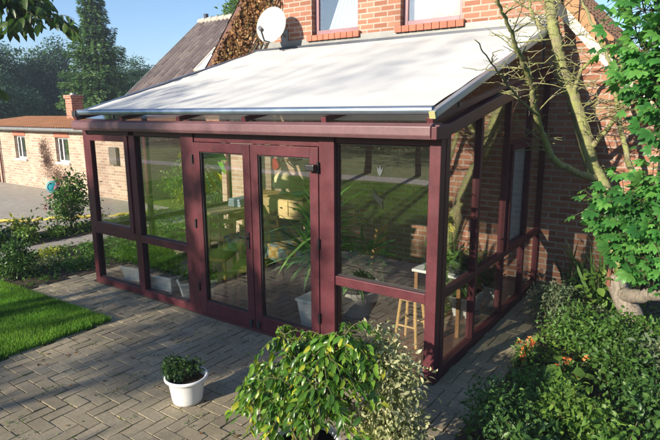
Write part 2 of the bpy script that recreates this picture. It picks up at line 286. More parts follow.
# ------------------------------------------------------------ building helpers
ORI = {}
def tag(o, label=None, cat=None, group=None, kind=None):
    if label: o['label'] = label
    if cat: o['category'] = cat
    if group: o['group'] = group
    if kind: o['kind'] = kind
    return o
def thing(name, label, cat, loc, group=None):
    o = bpy.data.objects.new(name, None); col.objects.link(o); o.empty_display_size = .2
    o.location = loc; ORI[o.name] = Vector(loc)
    return tag(o, label, cat, group)
class MB:
    def __init__(s): s.v = []; s.f = []; s.r = []
    def add(s, vs, fs, r=None):
        b = len(s.v); s.v += [tuple(x) for x in vs]; s.f += [tuple(i+b for i in f) for f in fs]
        s.r += [r if r is not None else random.random()]*len(fs); return s
    def box(s, a, b, rot=None, c=None, r=None):
        x0, y0, z0 = a; x1, y1, z1 = b
        V = [Vector(p) for p in ((x0,y0,z0),(x1,y0,z0),(x1,y1,z0),(x0,y1,z0),(x0,y0,z1),(x1,y0,z1),(x1,y1,z1),(x0,y1,z1))]
        if rot is not None:
            c = Vector(c) if c is not None else sum(V, Vector())/8
            V = [c + rot @ (p-c) for p in V]
        return s.add(V, [(0,3,2,1),(4,5,6,7),(0,1,5,4),(1,2,6,5),(2,3,7,6),(3,0,4,7)], r)
    def bar(s, a, b, w, h, up=(0,0,1), r=None):
        a = Vector(a); b = Vector(b); d = (b-a).normalized(); up = Vector(up)
        sd_ = d.cross(up).normalized(); u = sd_.cross(d)
        V = []
        for p in (a, b):
            for sx, sz in ((-1,-1),(1,-1),(1,1),(-1,1)): V.append(p + sd_*sx*w/2 + u*sz*h/2)
        return s.add(V, [(0,1,2,3),(7,6,5,4),(0,4,5,1),(1,5,6,2),(2,6,7,3),(3,7,4,0)], r)
    def tube(s, pts, rad, n=8, r=None, rough=0.):
        pts = [Vector(p) for p in pts]
        if not isinstance(rad, (list, tuple)): rad = [rad]*len(pts)
        V = []; F = []; ref = None
        for i, p in enumerate(pts):
            d = (pts[min(i+1, len(pts)-1)] - pts[max(i-1, 0)]).normalized()
            if ref is None or abs(ref.dot(d)) > .98: ref = Vector((0,0,1)) if abs(d.z) < .9 else Vector((1,0,0))
            a = d.cross(ref).normalized(); b = a.cross(d); ref = -b if False else ref
            for k in range(n):
                t = 2*math.pi*k/n; V.append(p + (a*math.cos(t)+b*math.sin(t))*rad[i]*(1+rough*random.uniform(-1, 1)))
        for i in range(len(pts)-1):
            for k in range(n):
                k2 = (k+1) % n; F.append((i*n+k, i*n+k2, (i+1)*n+k2, (i+1)*n+k))
        F.append(tuple(range(n-1, -1, -1))); F.append(tuple((len(pts)-1)*n+k for k in range(n)))
        return s.add(V, F, r)
    def lathe(s, prof, c=(0,0,0), n=24, cap=True, r=None):
        c = Vector(c); V = []; F = []
        for (rr, z) in prof:
            for k in range(n):
                t = 2*math.pi*k/n; V.append(c+Vector((rr*math.cos(t), rr*math.sin(t), z)))
        for i in range(len(prof)-1):
            for k in range(n):
                k2 = (k+1) % n; F.append((i*n+k, i*n+k2, (i+1)*n+k2, (i+1)*n+k))
        if cap:
            F.append(tuple(range(n-1, -1, -1))); F.append(tuple((len(prof)-1)*n+k for k in range(n)))
        return s.add(V, F, r)
    def prism_y(s, poly, y0, y1, r=None):
        n = len(poly); V = [(x, y0, z) for x, z in poly]+[(x, y1, z) for x, z in poly]
        F = [tuple(range(n)), tuple(range(2*n-1, n-1, -1))]+[(i, i+n, (i+1) % n+n, (i+1) % n) for i in range(n)]
        return s.add(V, F, r)
    def prism_x(s, poly, x0, x1, r=None):
        n = len(poly); V = [(x0, y, z) for y, z in poly]+[(x1, y, z) for y, z in poly]
        F = [tuple(range(n-1, -1, -1)), tuple(range(n, 2*n))]+[(i, (i+1) % n, (i+1) % n+n, i+n) for i in range(n)]
        return s.add(V, F, r)
    def build(s, name, mat, parent=None, bevel=0., smooth=False, loc=None, fix=True):
        me = bpy.data.meshes.new(name)
        if parent is not None: o0 = ORI.get(parent.name, Vector())
        elif loc is not None: o0 = Vector(loc)
        else:
            A = np.array(s.v); o0 = Vector(((A[:,0].min()+A[:,0].max())/2, (A[:,1].min()+A[:,1].max())/2, A[:,2].min()))
        me.from_pydata([tuple(Vector(p)-o0) for p in s.v], [], s.f)
        at = me.attributes.new('rnd', 'FLOAT', 'FACE'); at.data.foreach_set('value', s.r)
        if bevel or fix:
            bm = bmesh.new(); bm.from_mesh(me)
            if fix: bmesh.ops.recalc_face_normals(bm, faces=bm.faces)
            if bevel: bmesh.ops.bevel(bm, geom=[e for e in bm.edges if len(e.link_faces) == 2 and e.calc_face_angle(0) > .5], offset=bevel, segments=2, affect='EDGES', profile=.6, clamp_overlap=True)
            bm.to_mesh(me); bm.free()
        if smooth: me.polygons.foreach_set('use_smooth', [True]*len(me.polygons))
        me.materials.append(mat)
        o = bpy.data.objects.new(name, me); col.objects.link(o)
        if parent is not None: o.parent = parent; ORI[o.name] = o0
        else: o.location = o0; ORI[o.name] = o0
        return o
T_LEAF = (np.array([(0,0,0),(-.5,.45,.10),(0,.5,0),(.5,.45,.10),(0,1,-.06)]), [(0,2,4,1),(0,3,4,2)])
T_OVAL = (np.array([(0,0,0),(-.42,.28,.10),(0,.3,.02),(.42,.28,.10),(-.40,.66,.06),(0,.66,-.03),(.40,.66,.06),(0,1,-.14)]), [(0,2,1),(0,3,2),(1,2,5,4),(2,3,6,5),(4,5,7),(5,6,7)])
T_BLADE = (np.array([(-.5,0,0),(.5,0,0),(-.38,.5,.06),(.38,.5,.06),(0,1,.0)]), [(0,1,3,2),(2,3,4)])
def palm():
    V = [(0, 0, 0)]; F = []
    for k, a in enumerate((-72, -36, 0, 36, 72)):
        a = R(a); ln = 1-.28*abs(a)/1.3; d = np.array((math.sin(a), math.cos(a))); s_ = np.array((d[1], -d[0]))
        b = len(V)
        st = ((.12, .035, 0), (.38, .12, .02), (.62, .185, .01), (.82, .13, -.05)); nb = len(st)
        for t, ww, z in st: V += [tuple(d*t*ln - s_*ww)+(z+.025,), tuple(d*t*ln)+(z,), tuple(d*t*ln + s_*ww)+(z+.025,)]
        V += [tuple(d*ln)+(-.14,)]
        F += [(0, b, b+1), (0, b+1, b+2)]
        for q in range(nb-1):
            o = b+3*q; F += [(o, o+3, o+4, o+1), (o+1, o+4, o+5, o+2)]
        o = b+3*(nb-1); F += [(o, o+3, o+1), (o+1, o+3, o+2)]
    return np.array(V), F
T_PALM = palm()
def unit(a): return a/np.maximum(1e-9, np.linalg.norm(a, axis=-1, keepdims=True))
def leaf_mesh(name, P, D, Nn, size, width, tpl, mat, parent=None, seed=0, rnd=None, loc=None, jitter=.35):
    """one mesh of leaves: P base points, D tip directions, Nn face normals (n x 3)"""
    rg = np.random.default_rng(seed); n = len(P)
    D = unit(D); X = unit(np.cross(D, Nn)); Z = np.cross(X, D)
    S = (np.asarray(size)*np.ones(n))*(1+jitter*rg.uniform(-1, 1, n)); W = S*width
    T, TF = tpl; k = len(T)
    V = P[:, None, :] + T[None, :, 0, None]*(X*W[:, None])[:, None, :] + T[None, :, 1, None]*(D*S[:, None])[:, None, :] + T[None, :, 2, None]*(Z*S[:, None])[:, None, :]
    V = V.reshape(-1, 3)
    if parent is not None: o0 = np.array(ORI[parent.name])
    elif loc is not None: o0 = np.array(loc, float)
    else: o0 = np.array(((V[:,0].min()+V[:,0].max())/2, (V[:,1].min()+V[:,1].max())/2, V[:,2].min()))
    V = V-o0
    me = bpy.data.meshes.new(name)
    loops = []; starts = []; tot = []
    base = [np.array(f) for f in TF]; ls = np.concatenate(base); lt = np.array([len(f) for f in TF])
    allL = (ls[None, :] + (np.arange(n)*k)[:, None]).reshape(-1)
    allT = np.tile(lt, n); allS = np.concatenate(([0], np.cumsum(allT)[:-1]))
    me.vertices.add(len(V)); me.vertices.foreach_set('co', V.astype(np.float32).reshape(-1))
    me.loops.add(len(allL)); me.loops.foreach_set('vertex_index', allL.astype(np.int32))
    me.polygons.add(len(allT)); me.polygons.foreach_set('loop_start', allS.astype(np.int32)); me.polygons.foreach_set('loop_total', allT.astype(np.int32))
    me.update(calc_edges=True); me.validate()
    if rnd is None: rnd = rg.random(n)
    at = me.attributes.new('rnd', 'FLOAT', 'FACE'); at.data.foreach_set('value', np.repeat(rnd, len(TF)).astype(np.float32))
    me.polygons.foreach_set('use_smooth', [True]*len(allT))
    me.materials.append(mat)
    o = bpy.data.objects.new(name, me); col.objects.link(o)
    if parent is not None: o.parent = parent
    else: o.location = tuple(o0)
    ORI[o.name] = Vector(o0)
    return o
def blob_points(blobs, n, rg, shell=.55, flat=0.):
    """random points in ellipsoids (cx,cy,cz,rx,ry,rz[,weight]); more near the surface; outward direction too"""
    wts = np.array([b[6] if len(b) > 6 else b[3]*b[4]*b[5] for b in blobs]); wts = wts/wts.sum()
    idx = rg.choice(len(blobs), n, p=wts); B = np.array([b[:6] for b in blobs])[idx]
    d = unit(rg.normal(size=(n, 3))); r = shell+(1-shell)*rg.random(n)**.8
    r = np.where(rg.random(n) < .25, r*rg.random(n), r)
    return B[:, :3] + d*B[:, 3:]*r[:, None], d
SUN_GAPS = [((-2.75, .2, 1.84), .30), ((-4.3, 2.9, .80), .55), ((-4.2, 3.0, 1.25), .35), ((-1.62, .45, .75), .40), ((-2.5, 1.0, .75), .30)]  # openings cut through tree crowns along the sun to light things indoors
def foliage(name, blobs, n, size, width, mat, parent=None, seed=1, tpl=T_LEAF, droop=.4, shell=.55, out_w=.8, up=.6, loc=None, clump=0, zmin=None, sun_gaps=False):
    rg = np.random.default_rng(seed)
    if clump:
        nc = max(1, n//clump); C, d = blob_points(blobs, nc, rg, shell); P = np.repeat(C, clump, 0); d = np.repeat(d, clump, 0)
        off = rg.normal(size=P.shape)*size*1.1; off[:, 2] *= .5; P = P+off
        rnd = np.clip(np.repeat(rg.random(nc), clump)*.6 + rg.random(len(P))*.4, 0, 1)
    else:
        P, d = blob_points(blobs, n, rg, shell); rnd = rg.random(n)
    if zmin is not None:
        k = P[:, 2] > zmin; P, d, rnd = P[k], d[k], rnd[k]
    for q, rad in SUN_GAPS if sun_gaps else ():
        v = P-np.array(q); u = -np.array(sd); v = v-(v@u)[:, None]*u; k = np.linalg.norm(v, axis=1) > rad*(.75+.5*rg.random(len(P))); P, d, rnd = P[k], d[k], rnd[k]
    n = len(P)
    D = d*out_w + rg.normal(size=(n, 3))*.6; D[:, 2] -= droop
    Nn = rg.normal(size=(n, 3))*.55 + d*.5; Nn[:, 2] += up
    return leaf_mesh(name, P, D, Nn, size, width, tpl, mat, parent, seed+5, rnd, loc)
def rnd_blobs(c, r, n, seed, sub=.5, zs=1.):
    rg = random.Random(seed); o = []
    for i in range(n):
        while True:
            p = Vector((rg.uniform(-1,1), rg.uniform(-1,1), rg.uniform(-1,1)))
            if .35 < p.length < 1: break
        k = sub*rg.uniform(.65, 1.25)
        o.append((c[0]+p.x*r[0]*.75, c[1]+p.y*r[1]*.75, c[2]+p.z*r[2]*.75, r[0]*k, r[1]*k, r[2]*k*zs))
    return o
def curve_pts(pts, sub=5, wob=0., seed=0):
    """Catmull-Rom through the points"""
    rg = random.Random(seed); P = [Vector(p) for p in pts]; P = [2*P[0]-P[1]]+P+[2*P[-1]-P[-2]]; o = []
    for i in range(1, len(P)-2):
        for k in range(sub):
            t = k/sub; a, b, c, d = P[i-1:i+3]
            q = .5*((2*b)+(c-a)*t+(2*a-5*b+4*c-d)*t*t+(3*b-a-3*c+d)*t**3)
            o.append(q+Vector((rg.uniform(-1,1), rg.uniform(-1,1), rg.uniform(-1,1)))*wob)
    o.append(P[-2]); return o
def lin(a, b, n): return [a+(b-a)*i/(n-1) for i in range(n)]
def sheet(name, x0, y0, x1, y1, z, mat, kind='structure'):
    mb = MB(); mb.add([(x0,y0,z),(x1,y0,z),(x1,y1,z),(x0,y1,z)], [(0,1,2,3)])
    o = mb.build(name, mat, fix=False); return tag(o, kind=kind)

# ------------------------------------------------------------ ground
W, D = 5.14, 3.31                       # conservatory width (to -X) and depth
sheet('ground', -300, -300, 300, 300, -.05, M_soil)
sheet('lawn', -60, -60, -3.66, -12.6, -.004, M_lawn); sheet('lawn', -60, -11.4, -3.66, -3.0, -.004, M_lawn)
sheet('lawn', -9.1, -3.0, -3.66, -.77, -.004, M_lawn); sheet('lawn', -3.66, -60, 40, -12.6, -.004, M_lawn)
sheet('lawn', -3.66, -11.4, 40, -3.3, -.004, M_lawn); sheet('lawn', -60, 8, -20.6, 60, -.004, M_lawn)
sheet('garden_path', -60, -12.6, 40, -11.4, -.002, M_path)
sheet('yard', -60, -3.0, -9.1, 4.5, -.012, M_yard)
sheet('path', -8.05, -.77, -7.45, 4.5, -.008, M_path)
sheet('flower_bed', -7.45, -.77, -5.6, 4.5, -.004, M_soil)
sheet('flower_bed', -9.1, -.77, -8.05, 4.5, -.002, M_soil)
sheet('flower_bed', .46, -3.3, 12, 3.3, .004, M_soil)
sheet('patio_base', -5.6, -3.3, .46, 3.3, -.012, M_joint)
# herringbone pavers laid one by one (one mesh: surface pattern)
def pavers():
    mb = MB(); w_ = .116; g = .0038; rg = random.Random(3)
    for i in range(-50, 6):
        for j in range(-52, 31):
            d = (i-j) % 4
            if d == 0: x0, y0, x1, y1 = i*w_, j*w_, (i+2)*w_, (j+1)*w_
            elif d == 2: x0, y0, x1, y1 = i*w_, (j-1)*w_, (i+1)*w_, (j+1)*w_
            else: continue
            cx, cy = (x0+x1)/2, (y0+y1)/2
            if cx < -5.6 or cx > .50 or cy < -3.25 or cy > 3.25: continue
            if -W-.05 < cx < -.02 and cy > .02: continue
            if cx < -3.66 and cy < -.80: continue
            z = rg.uniform(-.003, .002); tx, ty = rg.uniform(-.003, .003), rg.uniform(-.003, .003); c = .002
            a = rg.uniform(-.012, .012); ca, sa = math.cos(a), math.sin(a); ex = rg.uniform(-.0015, .0015)
            hx, hy = (x1-x0)/2-g+ex, (y1-y0)/2-g+ex
            V = []
            for (kx, ky, dz) in ((1, 1, -.03), (1, 1, -c), ((hx-c)/hx, (hy-c)/hy, 0)):
                for sx, sy in ((-1,-1),(1,-1),(1,1),(-1,1)):
                    px, py = sx*hx*kx, sy*hy*ky
                    V.append((cx+px*ca-py*sa, cy+px*sa+py*ca, z+dz+sx*tx+sy*ty))
            F = [(8, 9, 10, 11)]
            for q in (0, 4):
                for k in range(4): F.append((q+k, q+(k+1) % 4, q+4+(k+1) % 4, q+4+k))
            mb.add(V, F, min(1, max(0, rg.gauss(.5, .25))))
    return tag(mb.build('patio', M_paver, fix=False), kind='structure')
pavers()
def grass(name, regions, dens, h, seed, mat=M_grass):
    rg = np.random.default_rng(seed); P = []
    for x0, y0, x1, y1 in regions:
        n = int((x1-x0)*(y1-y0)*dens); P.append(np.stack([rg.uniform(x0, x1, n), rg.uniform(y0, y1, n), np.full(n, -.004)], 1))
    P = np.concatenate(P); n = len(P)
    D = rg.normal(size=(n, 3))*.38; D[:, 2] = 1; Nn = rg.normal(size=(n, 3)); Nn[:, 2] = .1
    rnd = np.clip(.5+.28*np.sin(P[:,0]*3.1+np.sin(P[:,1]*2.3)*2)*np.cos(P[:,1]*4.1)+rg.normal(size=n)*.2, 0, 1)
    o = leaf_mesh(name, P, D, Nn, h, .11, T_BLADE, mat, None, seed, rnd, jitter=.5); return tag(o, kind='stuff')
grass('lawn_grass', [(-6.8, -2.6, -3.64, -.75)], 11000, .055, 11)
grass('lawn_grass', [(-9.1, -3, -6.8, -.77), (-14, -11, -3.66, -3), (-3.66, -11, 1, -3.3)], 1300, .06, 12)
# weeds and moss in the joints
def joint_weeds():
    rg = np.random.default_rng(5); n = 900
    P = np.stack([rg.uniform(-5.5, .4, n), rg.uniform(-3.5, 0, n), np.full(n, -.006)], 1)
    P[:, 0] = np.round(P[:, 0]/.116)*.116 + rg.normal(size=n)*.004
    k = rg.random(n) < .5
    C = np.stack([rg.uniform(-5.4, .4, 60), rg.uniform(-3., 0, 60), np.full(60, -.006)], 1)
    Q = np.repeat(C, 14, 0) + rg.normal(size=(840, 3))*np.array((.05, .05, 0))
    P = np.concatenate([P[k], Q]); P = P[~((P[:,0] < -3.7) & (P[:,1] < -.8))]; n = len(P)
    D = rg.normal(size=(n, 3))*.7; D[:, 2] = .8; Nn = rg.normal(size=(n, 3)); Nn[:, 2] = .5
    o = leaf_mesh('joint_weeds', P, D, Nn, .022, .45, T_LEAF, F_mid, None, 9); tag(o, kind='stuff')
joint_weeds()
def litter():
    rg = np.random.default_rng(15); n = 130
    P = np.stack([rg.uniform(-5.2, .42, n), rg.uniform(-3.1, -.05, n), np.full(n, .004)], 1); P = P[~((P[:,0] < -3.7) & (P[:,1] < -.8))]; n = len(P)
    D = rg.normal(size=(n, 3)); D[:, 2] *= .08; Nn = rg.normal(size=(n, 3))*.25; Nn[:, 2] = 1
    tag(leaf_mesh('fallen_leaves', P, D, Nn, .032, .55, T_OVAL, F_ivy, None, 16, jitter=.5), kind='stuff')
    n = 5200; C = np.stack([np.round(rg.uniform(-5.4, .4, 420)/.116)*.116, rg.uniform(-3.2, 3.2, 420), np.full(420, -.006)], 1); sw = rg.random(420) < .5
    C[sw, 1] = np.round(C[sw, 1]/.116)*.116; C[sw, 0] = rg.uniform(-5.4, .4, sw.sum())
    P = np.repeat(C, 12, 0); al = rg.normal(size=(len(P), 1))*.035; P = P+np.where(np.repeat(sw, 12)[:, None], np.array((1, 0, 0.)), np.array((0, 1, 0.)))*al+rg.normal(size=P.shape)*np.array((.002, .002, 0))
    P = P[~((P[:,0] < -3.7) & (P[:,1] < -.8)) & ~((P[:,0] > -5.2) & (P[:,0] < .0) & (P[:,1] > -.02))]; D = rg.normal(size=P.shape)*.8; D[:, 2] = .7; Nn = rg.normal(size=P.shape); Nn[:, 2] += .5
    tag(leaf_mesh('joint_moss', P, D, Nn, .011, .8, T_LEAF, F_yel, None, 17), kind='stuff')
litter()

# ------------------------------------------------------------ the house
HL, HR = -6.0, 1.32                     # house corners
AX, AZ = -2.9, 6.86                     # gable apex
def verge(x): return AZ-1.15*(AX-x) if x < AX else AZ-1.105*(x-AX)
house = thing('brick_house', 'red brick house gable rising behind the conservatory with two upper windows', 'house', (-2.4, 7, 0))
def gable():
    mb = MB(); y0, y1 = D, D+.3
    WIN = [(-3.78, -2.89), (-2.16, -1.22)]; sill, lint = 3.55, 4.75
    xs = [HL, -3.78, -2.89, AX, -2.16, -1.22, HR]
    xs = sorted(set([HL, -3.78, AX, -2.89, -2.16, -1.22, HR]))
    segs = list(zip(xs[:-1], xs[1:]))
    for a, b in segs:
        m = (a+b)/2; w_ = any(p < m < q for p, q in WIN)
        if not w_: mb.prism_y([(a, -.05), (b, -.05), (b, verge(b)-.05), (a, verge(a)-.05)], y0, y1)
        else:
            mb.prism_y([(a, -.05), (b, -.05), (b, sill), (a, sill)], y0, y1)
            mb.prism_y([(a, lint), (b, lint), (b, verge(b)-.05), (a, verge(a)-.05)], y0, y1)
    # side walls, behind the gable
    mb.prism_x([(y1, -.05), (13, -.05), (13, 3.2), (y1, 3.2)], HL, HL+.3)
    mb.prism_x([(y1, -.05), (13, -.05), (13, 2.1), (y1, 2.1)], HR-.3, HR)
    return mb.build('wall', M_brick, house, fix=False)
gable()
for (a, b, cm) in ((-3.78, -2.89, M_curtain), (-2.16, -1.22, M_curtain2)):
    wn = MB(); y = D+.10
    for p, q in (((a, y, 3.55), (a+.07, y+.06, 4.75)), ((b-.07, y, 3.55), (b, y+.06, 4.75)), ((a+.07, y, 3.55), (b-.07, y+.06, 3.63)), ((a+.07, y, 4.67), (b-.07, y+.06, 4.75))): wn.box(p, q)
    wf = wn.build('window', M_purpleframe, house, bevel=.006)
    MB().box((a+.07, y+.02, 3.63), (b-.07, y+.026, 4.67)).build('pane', M_glass, wf)
    cu = MB(); n = 40; V = []
    xs = lin(a+.02, b-.02, n)
    if cm is M_curtain:   # one drawn-aside net curtain, leaning edge on the left
        for i, x in enumerate(xs): V += [(x+.10*(1-i/n), y+.16+.015*math.sin(i*1.3), 3.56), (x+.62*(1-i/n), y+.16+.015*math.sin(i*1.3), 4.74)]
    else:
        for i, x in enumerate(xs): V += [(x, y+.14+.006*math.sin(i*.9), 3.62), (x, y+.14+.006*math.sin(i*.9), 4.74)]
    cu.add(V, [(2*i, 2*i+2, 2*i+3, 2*i+1) for i in range(n-1)]); cu.build('curtain', cm, wf, fix=False)
    MB().box((a-.3, D+.6, 3.3), (b+.3, D+.62, 5.0)).build('dark_backing', M_darkroom, wf)  # near-black sheet paints the unlit room behind the glass
    sb = MB(); k = 9; wd = (b-a+.12)/k
    for i in range(k): sb.box((a-.06+i*wd+.004, D-.075, 3.455), (a-.06+(i+1)*wd-.004, D+.10, 3.545+random.uniform(-.004, .004)))
    sb.build('sill', M_sillbrick, wf, bevel=.006)
# roof slopes with tile courses
def tile_roof(mb, o, ex, ed, nx, nd, tile_w, course, lift=.03, sub=5, nrm=None):
    """o: top corner, ex unit along ridge, ed unit down slope"""
    o, ex, ed = Vector(o), Vector(ex), Vector(ed); nn = nrm or ex.cross(ed).normalized()
    for j in range(nd):
        for i in range(nx):
            V = []; r = random.random()
            for t in (0, 1):
                for k in range(sub+1):
                    u = k/sub; hgt = .065*abs(math.sin(u*math.pi-.25))**1.5 + (lift*.7 if t else 0)
                    V.append(o+ex*((i+u)*tile_w)+ed*((j+t*1.04)*course)+nn*hgt)
            s1 = sub+1
            F = [(k, k+1, s1+k+1, s1+k) for k in range(sub)]
            b = [V[s1+k]-nn*.03 for k in range(s1)]; V += b
            F += [(s1+k, s1+k+1, 2*s1+k+1, 2*s1+k) for k in range(sub)]
            mb.add(V, F, r)
    return mb
def house_roof():
    dn = Vector((1, 0, -1.105)).normalized(); n = Vector((1.105, 0, 1)).normalized()
    ln = (HR+.22-AX)/dn.x
    mb = MB(); o = Vector((AX, D-.14, AZ+.06))
    tile_roof(mb, o, (0, 1, 0), dn, 30, int(ln/.33), .3, ln/int(ln/.33), nrm=n)
    mb.build('roof', M_orange, house, fix=False)
    dl = Vector((-1, 0, -1.15)).normalized(); nl = Vector((-1.15, 0, 1)).normalized(); ll = (AX-HL+.2)/-dl.x
    mb = MB(); tile_roof(mb, o, (0, 1, 0), dl, 30, int(ll/.33), .3, ll/int(ll/.33), nrm=nl)
    mb.build('roof', M_slate, house, fix=False)
    for (a, b) in (((AX, AZ), (HR+.2, verge(HR+.2))), ((AX, AZ), (HL-.17, verge(HL-.17)))):
        mm = MB(); mm.prism_y([(a[0], a[1]-.13), (b[0], b[1]-.13), (b[0], b[1]+.03), (a[0], a[1]+.03)] if b[0] > a[0] else [(b[0], b[1]-.13), (a[0], a[1]-.13), (a[0], a[1]+.03), (b[0], b[1]+.03)], D-.15, D-.115)
        mm.build('bargeboard', M_cream if b[0] > a[0] else M_brownpaint, house)
        if b[0] > a[0]:
            nv = 22; vt = MB()
            for i in range(nv):
                f0, f1 = i/nv, (i+1)/nv-.004; p0 = (a[0]+(b[0]-a[0])*f0, a[1]+(b[1]-a[1])*f0); p1 = (a[0]+(b[0]-a[0])*f1, a[1]+(b[1]-a[1])*f1)
                vt.prism_y([(p0[0], p0[1]+.034), (p1[0], p1[1]+.034), (p1[0], p1[1]+.26), (p0[0], p0[1]+.235)], D-.20, D-.135)
            vt.build('verge_tiles', M_orange, house)
        ms = MB(); ms.prism_y([(a[0], a[1]-.06), (b[0], b[1]-.06), (b[0], b[1]-.02), (a[0], a[1]-.02)], D-.115, 13); ms.build('soffit', M_cream, house)
    MB().tube([(HR+.2, D-.14, 2.13), (HR+.2, 13, 2.13)], .06, 10).build('gutter', M_darkmetal, house)
    MB().tube([(HR-.02, D-.05, 0), (HR-.02, D-.05, 2.1)], .04, 10).build('downpipe', M_darkmetal, house)
house_roof()
# cream panel painting sunlight on the gable brick, and lead flashing above the awning
MB().box((HL-.012, D-.025, -.02), (-3.95, D-.003, 2.55)).build('sunlit_facing', M_brick2, house)
MB().box((-4.92, D-.03, 3.40), (.02, D-.002, 3.50)).build('flashing', M_zinc, house)

# ------------------------------------------------------------ rear wing with dark roof
wing = thing('house_wing', 'rear wing with dark brown tiled roof and a skylight, beyond the awning', 'building', (-9.5, 10, 0))
def wing_():
    mb = MB(); x0, x1 = -13.8, HL-.01
    mb.box((x0, 6.75, -.05), (x1, 7.0, 2.85)); mb.prism_x([(7.0, -.05), (13.2, -.05), (13.2, 2.85), (10, 5.4), (7.0, 3.0)], x0, x0+.25)
    mb.build('wall', M_brick, wing)
    d = Vector((0, -(10-6.45), -(5.52-2.62))); ln = d.length; d.normalize(); n = Vector((0, -d.z, d.y)); n = Vector((0, d.z, -d.y)) if n.z < 0 else n
    n = Vector((0, -abs(d.z), abs(d.y)))
    mb = MB(); tile_roof(mb, (-13.95, 10, 5.52), (1, 0, 0), d, 45, 14, .20, ln/14, nrm=n); rf = mb.build('roof', M_slate, wing, fix=False)
    MB().prism_x([(10, 5.48), (13.6, 2.55), (13.5, 2.45), (10, 5.36), (6.5, 2.5), (6.45, 2.60)], -13.9, -4.9).build('roof_deck', M_brownpaint, wing)
    mb = MB()
    for i in range(27): mb.tube([(-13.97+i*.335, 10, 5.53), (-13.97+(i+1)*.335+.03, 10, 5.545)], [.115, .125], 10)
    mb.build('ridge', plain('pale_ridge_tiles', (.42, .37, .30), .8), rf, fix=False)
    MB().tube([(-13.6, 10, 5.6), (-13.6, 10, 5.78)], [.07, .09], 10).build('vent', M_darkmetal, rf)
    vb = MB(); vb.bar((-13.93, 10, 5.5), (-13.93, 6.45, 2.6), .05, .16); vb.build('bargeboard', M_zinc, wing)
    # skylight
    c = Vector((-11.1, 7.95, 0)); c.z = 5.52-(10-7.95)*(2.9/3.55)+.10
    sx = Vector((1, 0, 0)); up = -d
    sk = MB()
    for a, b in (((-.42, -.55), (-.36, .55)), ((.36, -.55), (.42, .55))): sk.bar(c+sx*(a[0]+.03)+up*a[1], c+sx*(a[0]+.03)+up*b[1], .06, .08, n)
    for k in (-.55, .55): sk.bar(c-sx*.42+up*k, c+sx*.42+up*k, .08, .085, n)
    f = sk.build('skylight', M_cream, wing)
    pl = MB(); pl.bar(c+up*-.5+n*.005, c+up*.5+n*.005, .72, .02, n); pl.build('pane', M_curtain, f)
wing_()

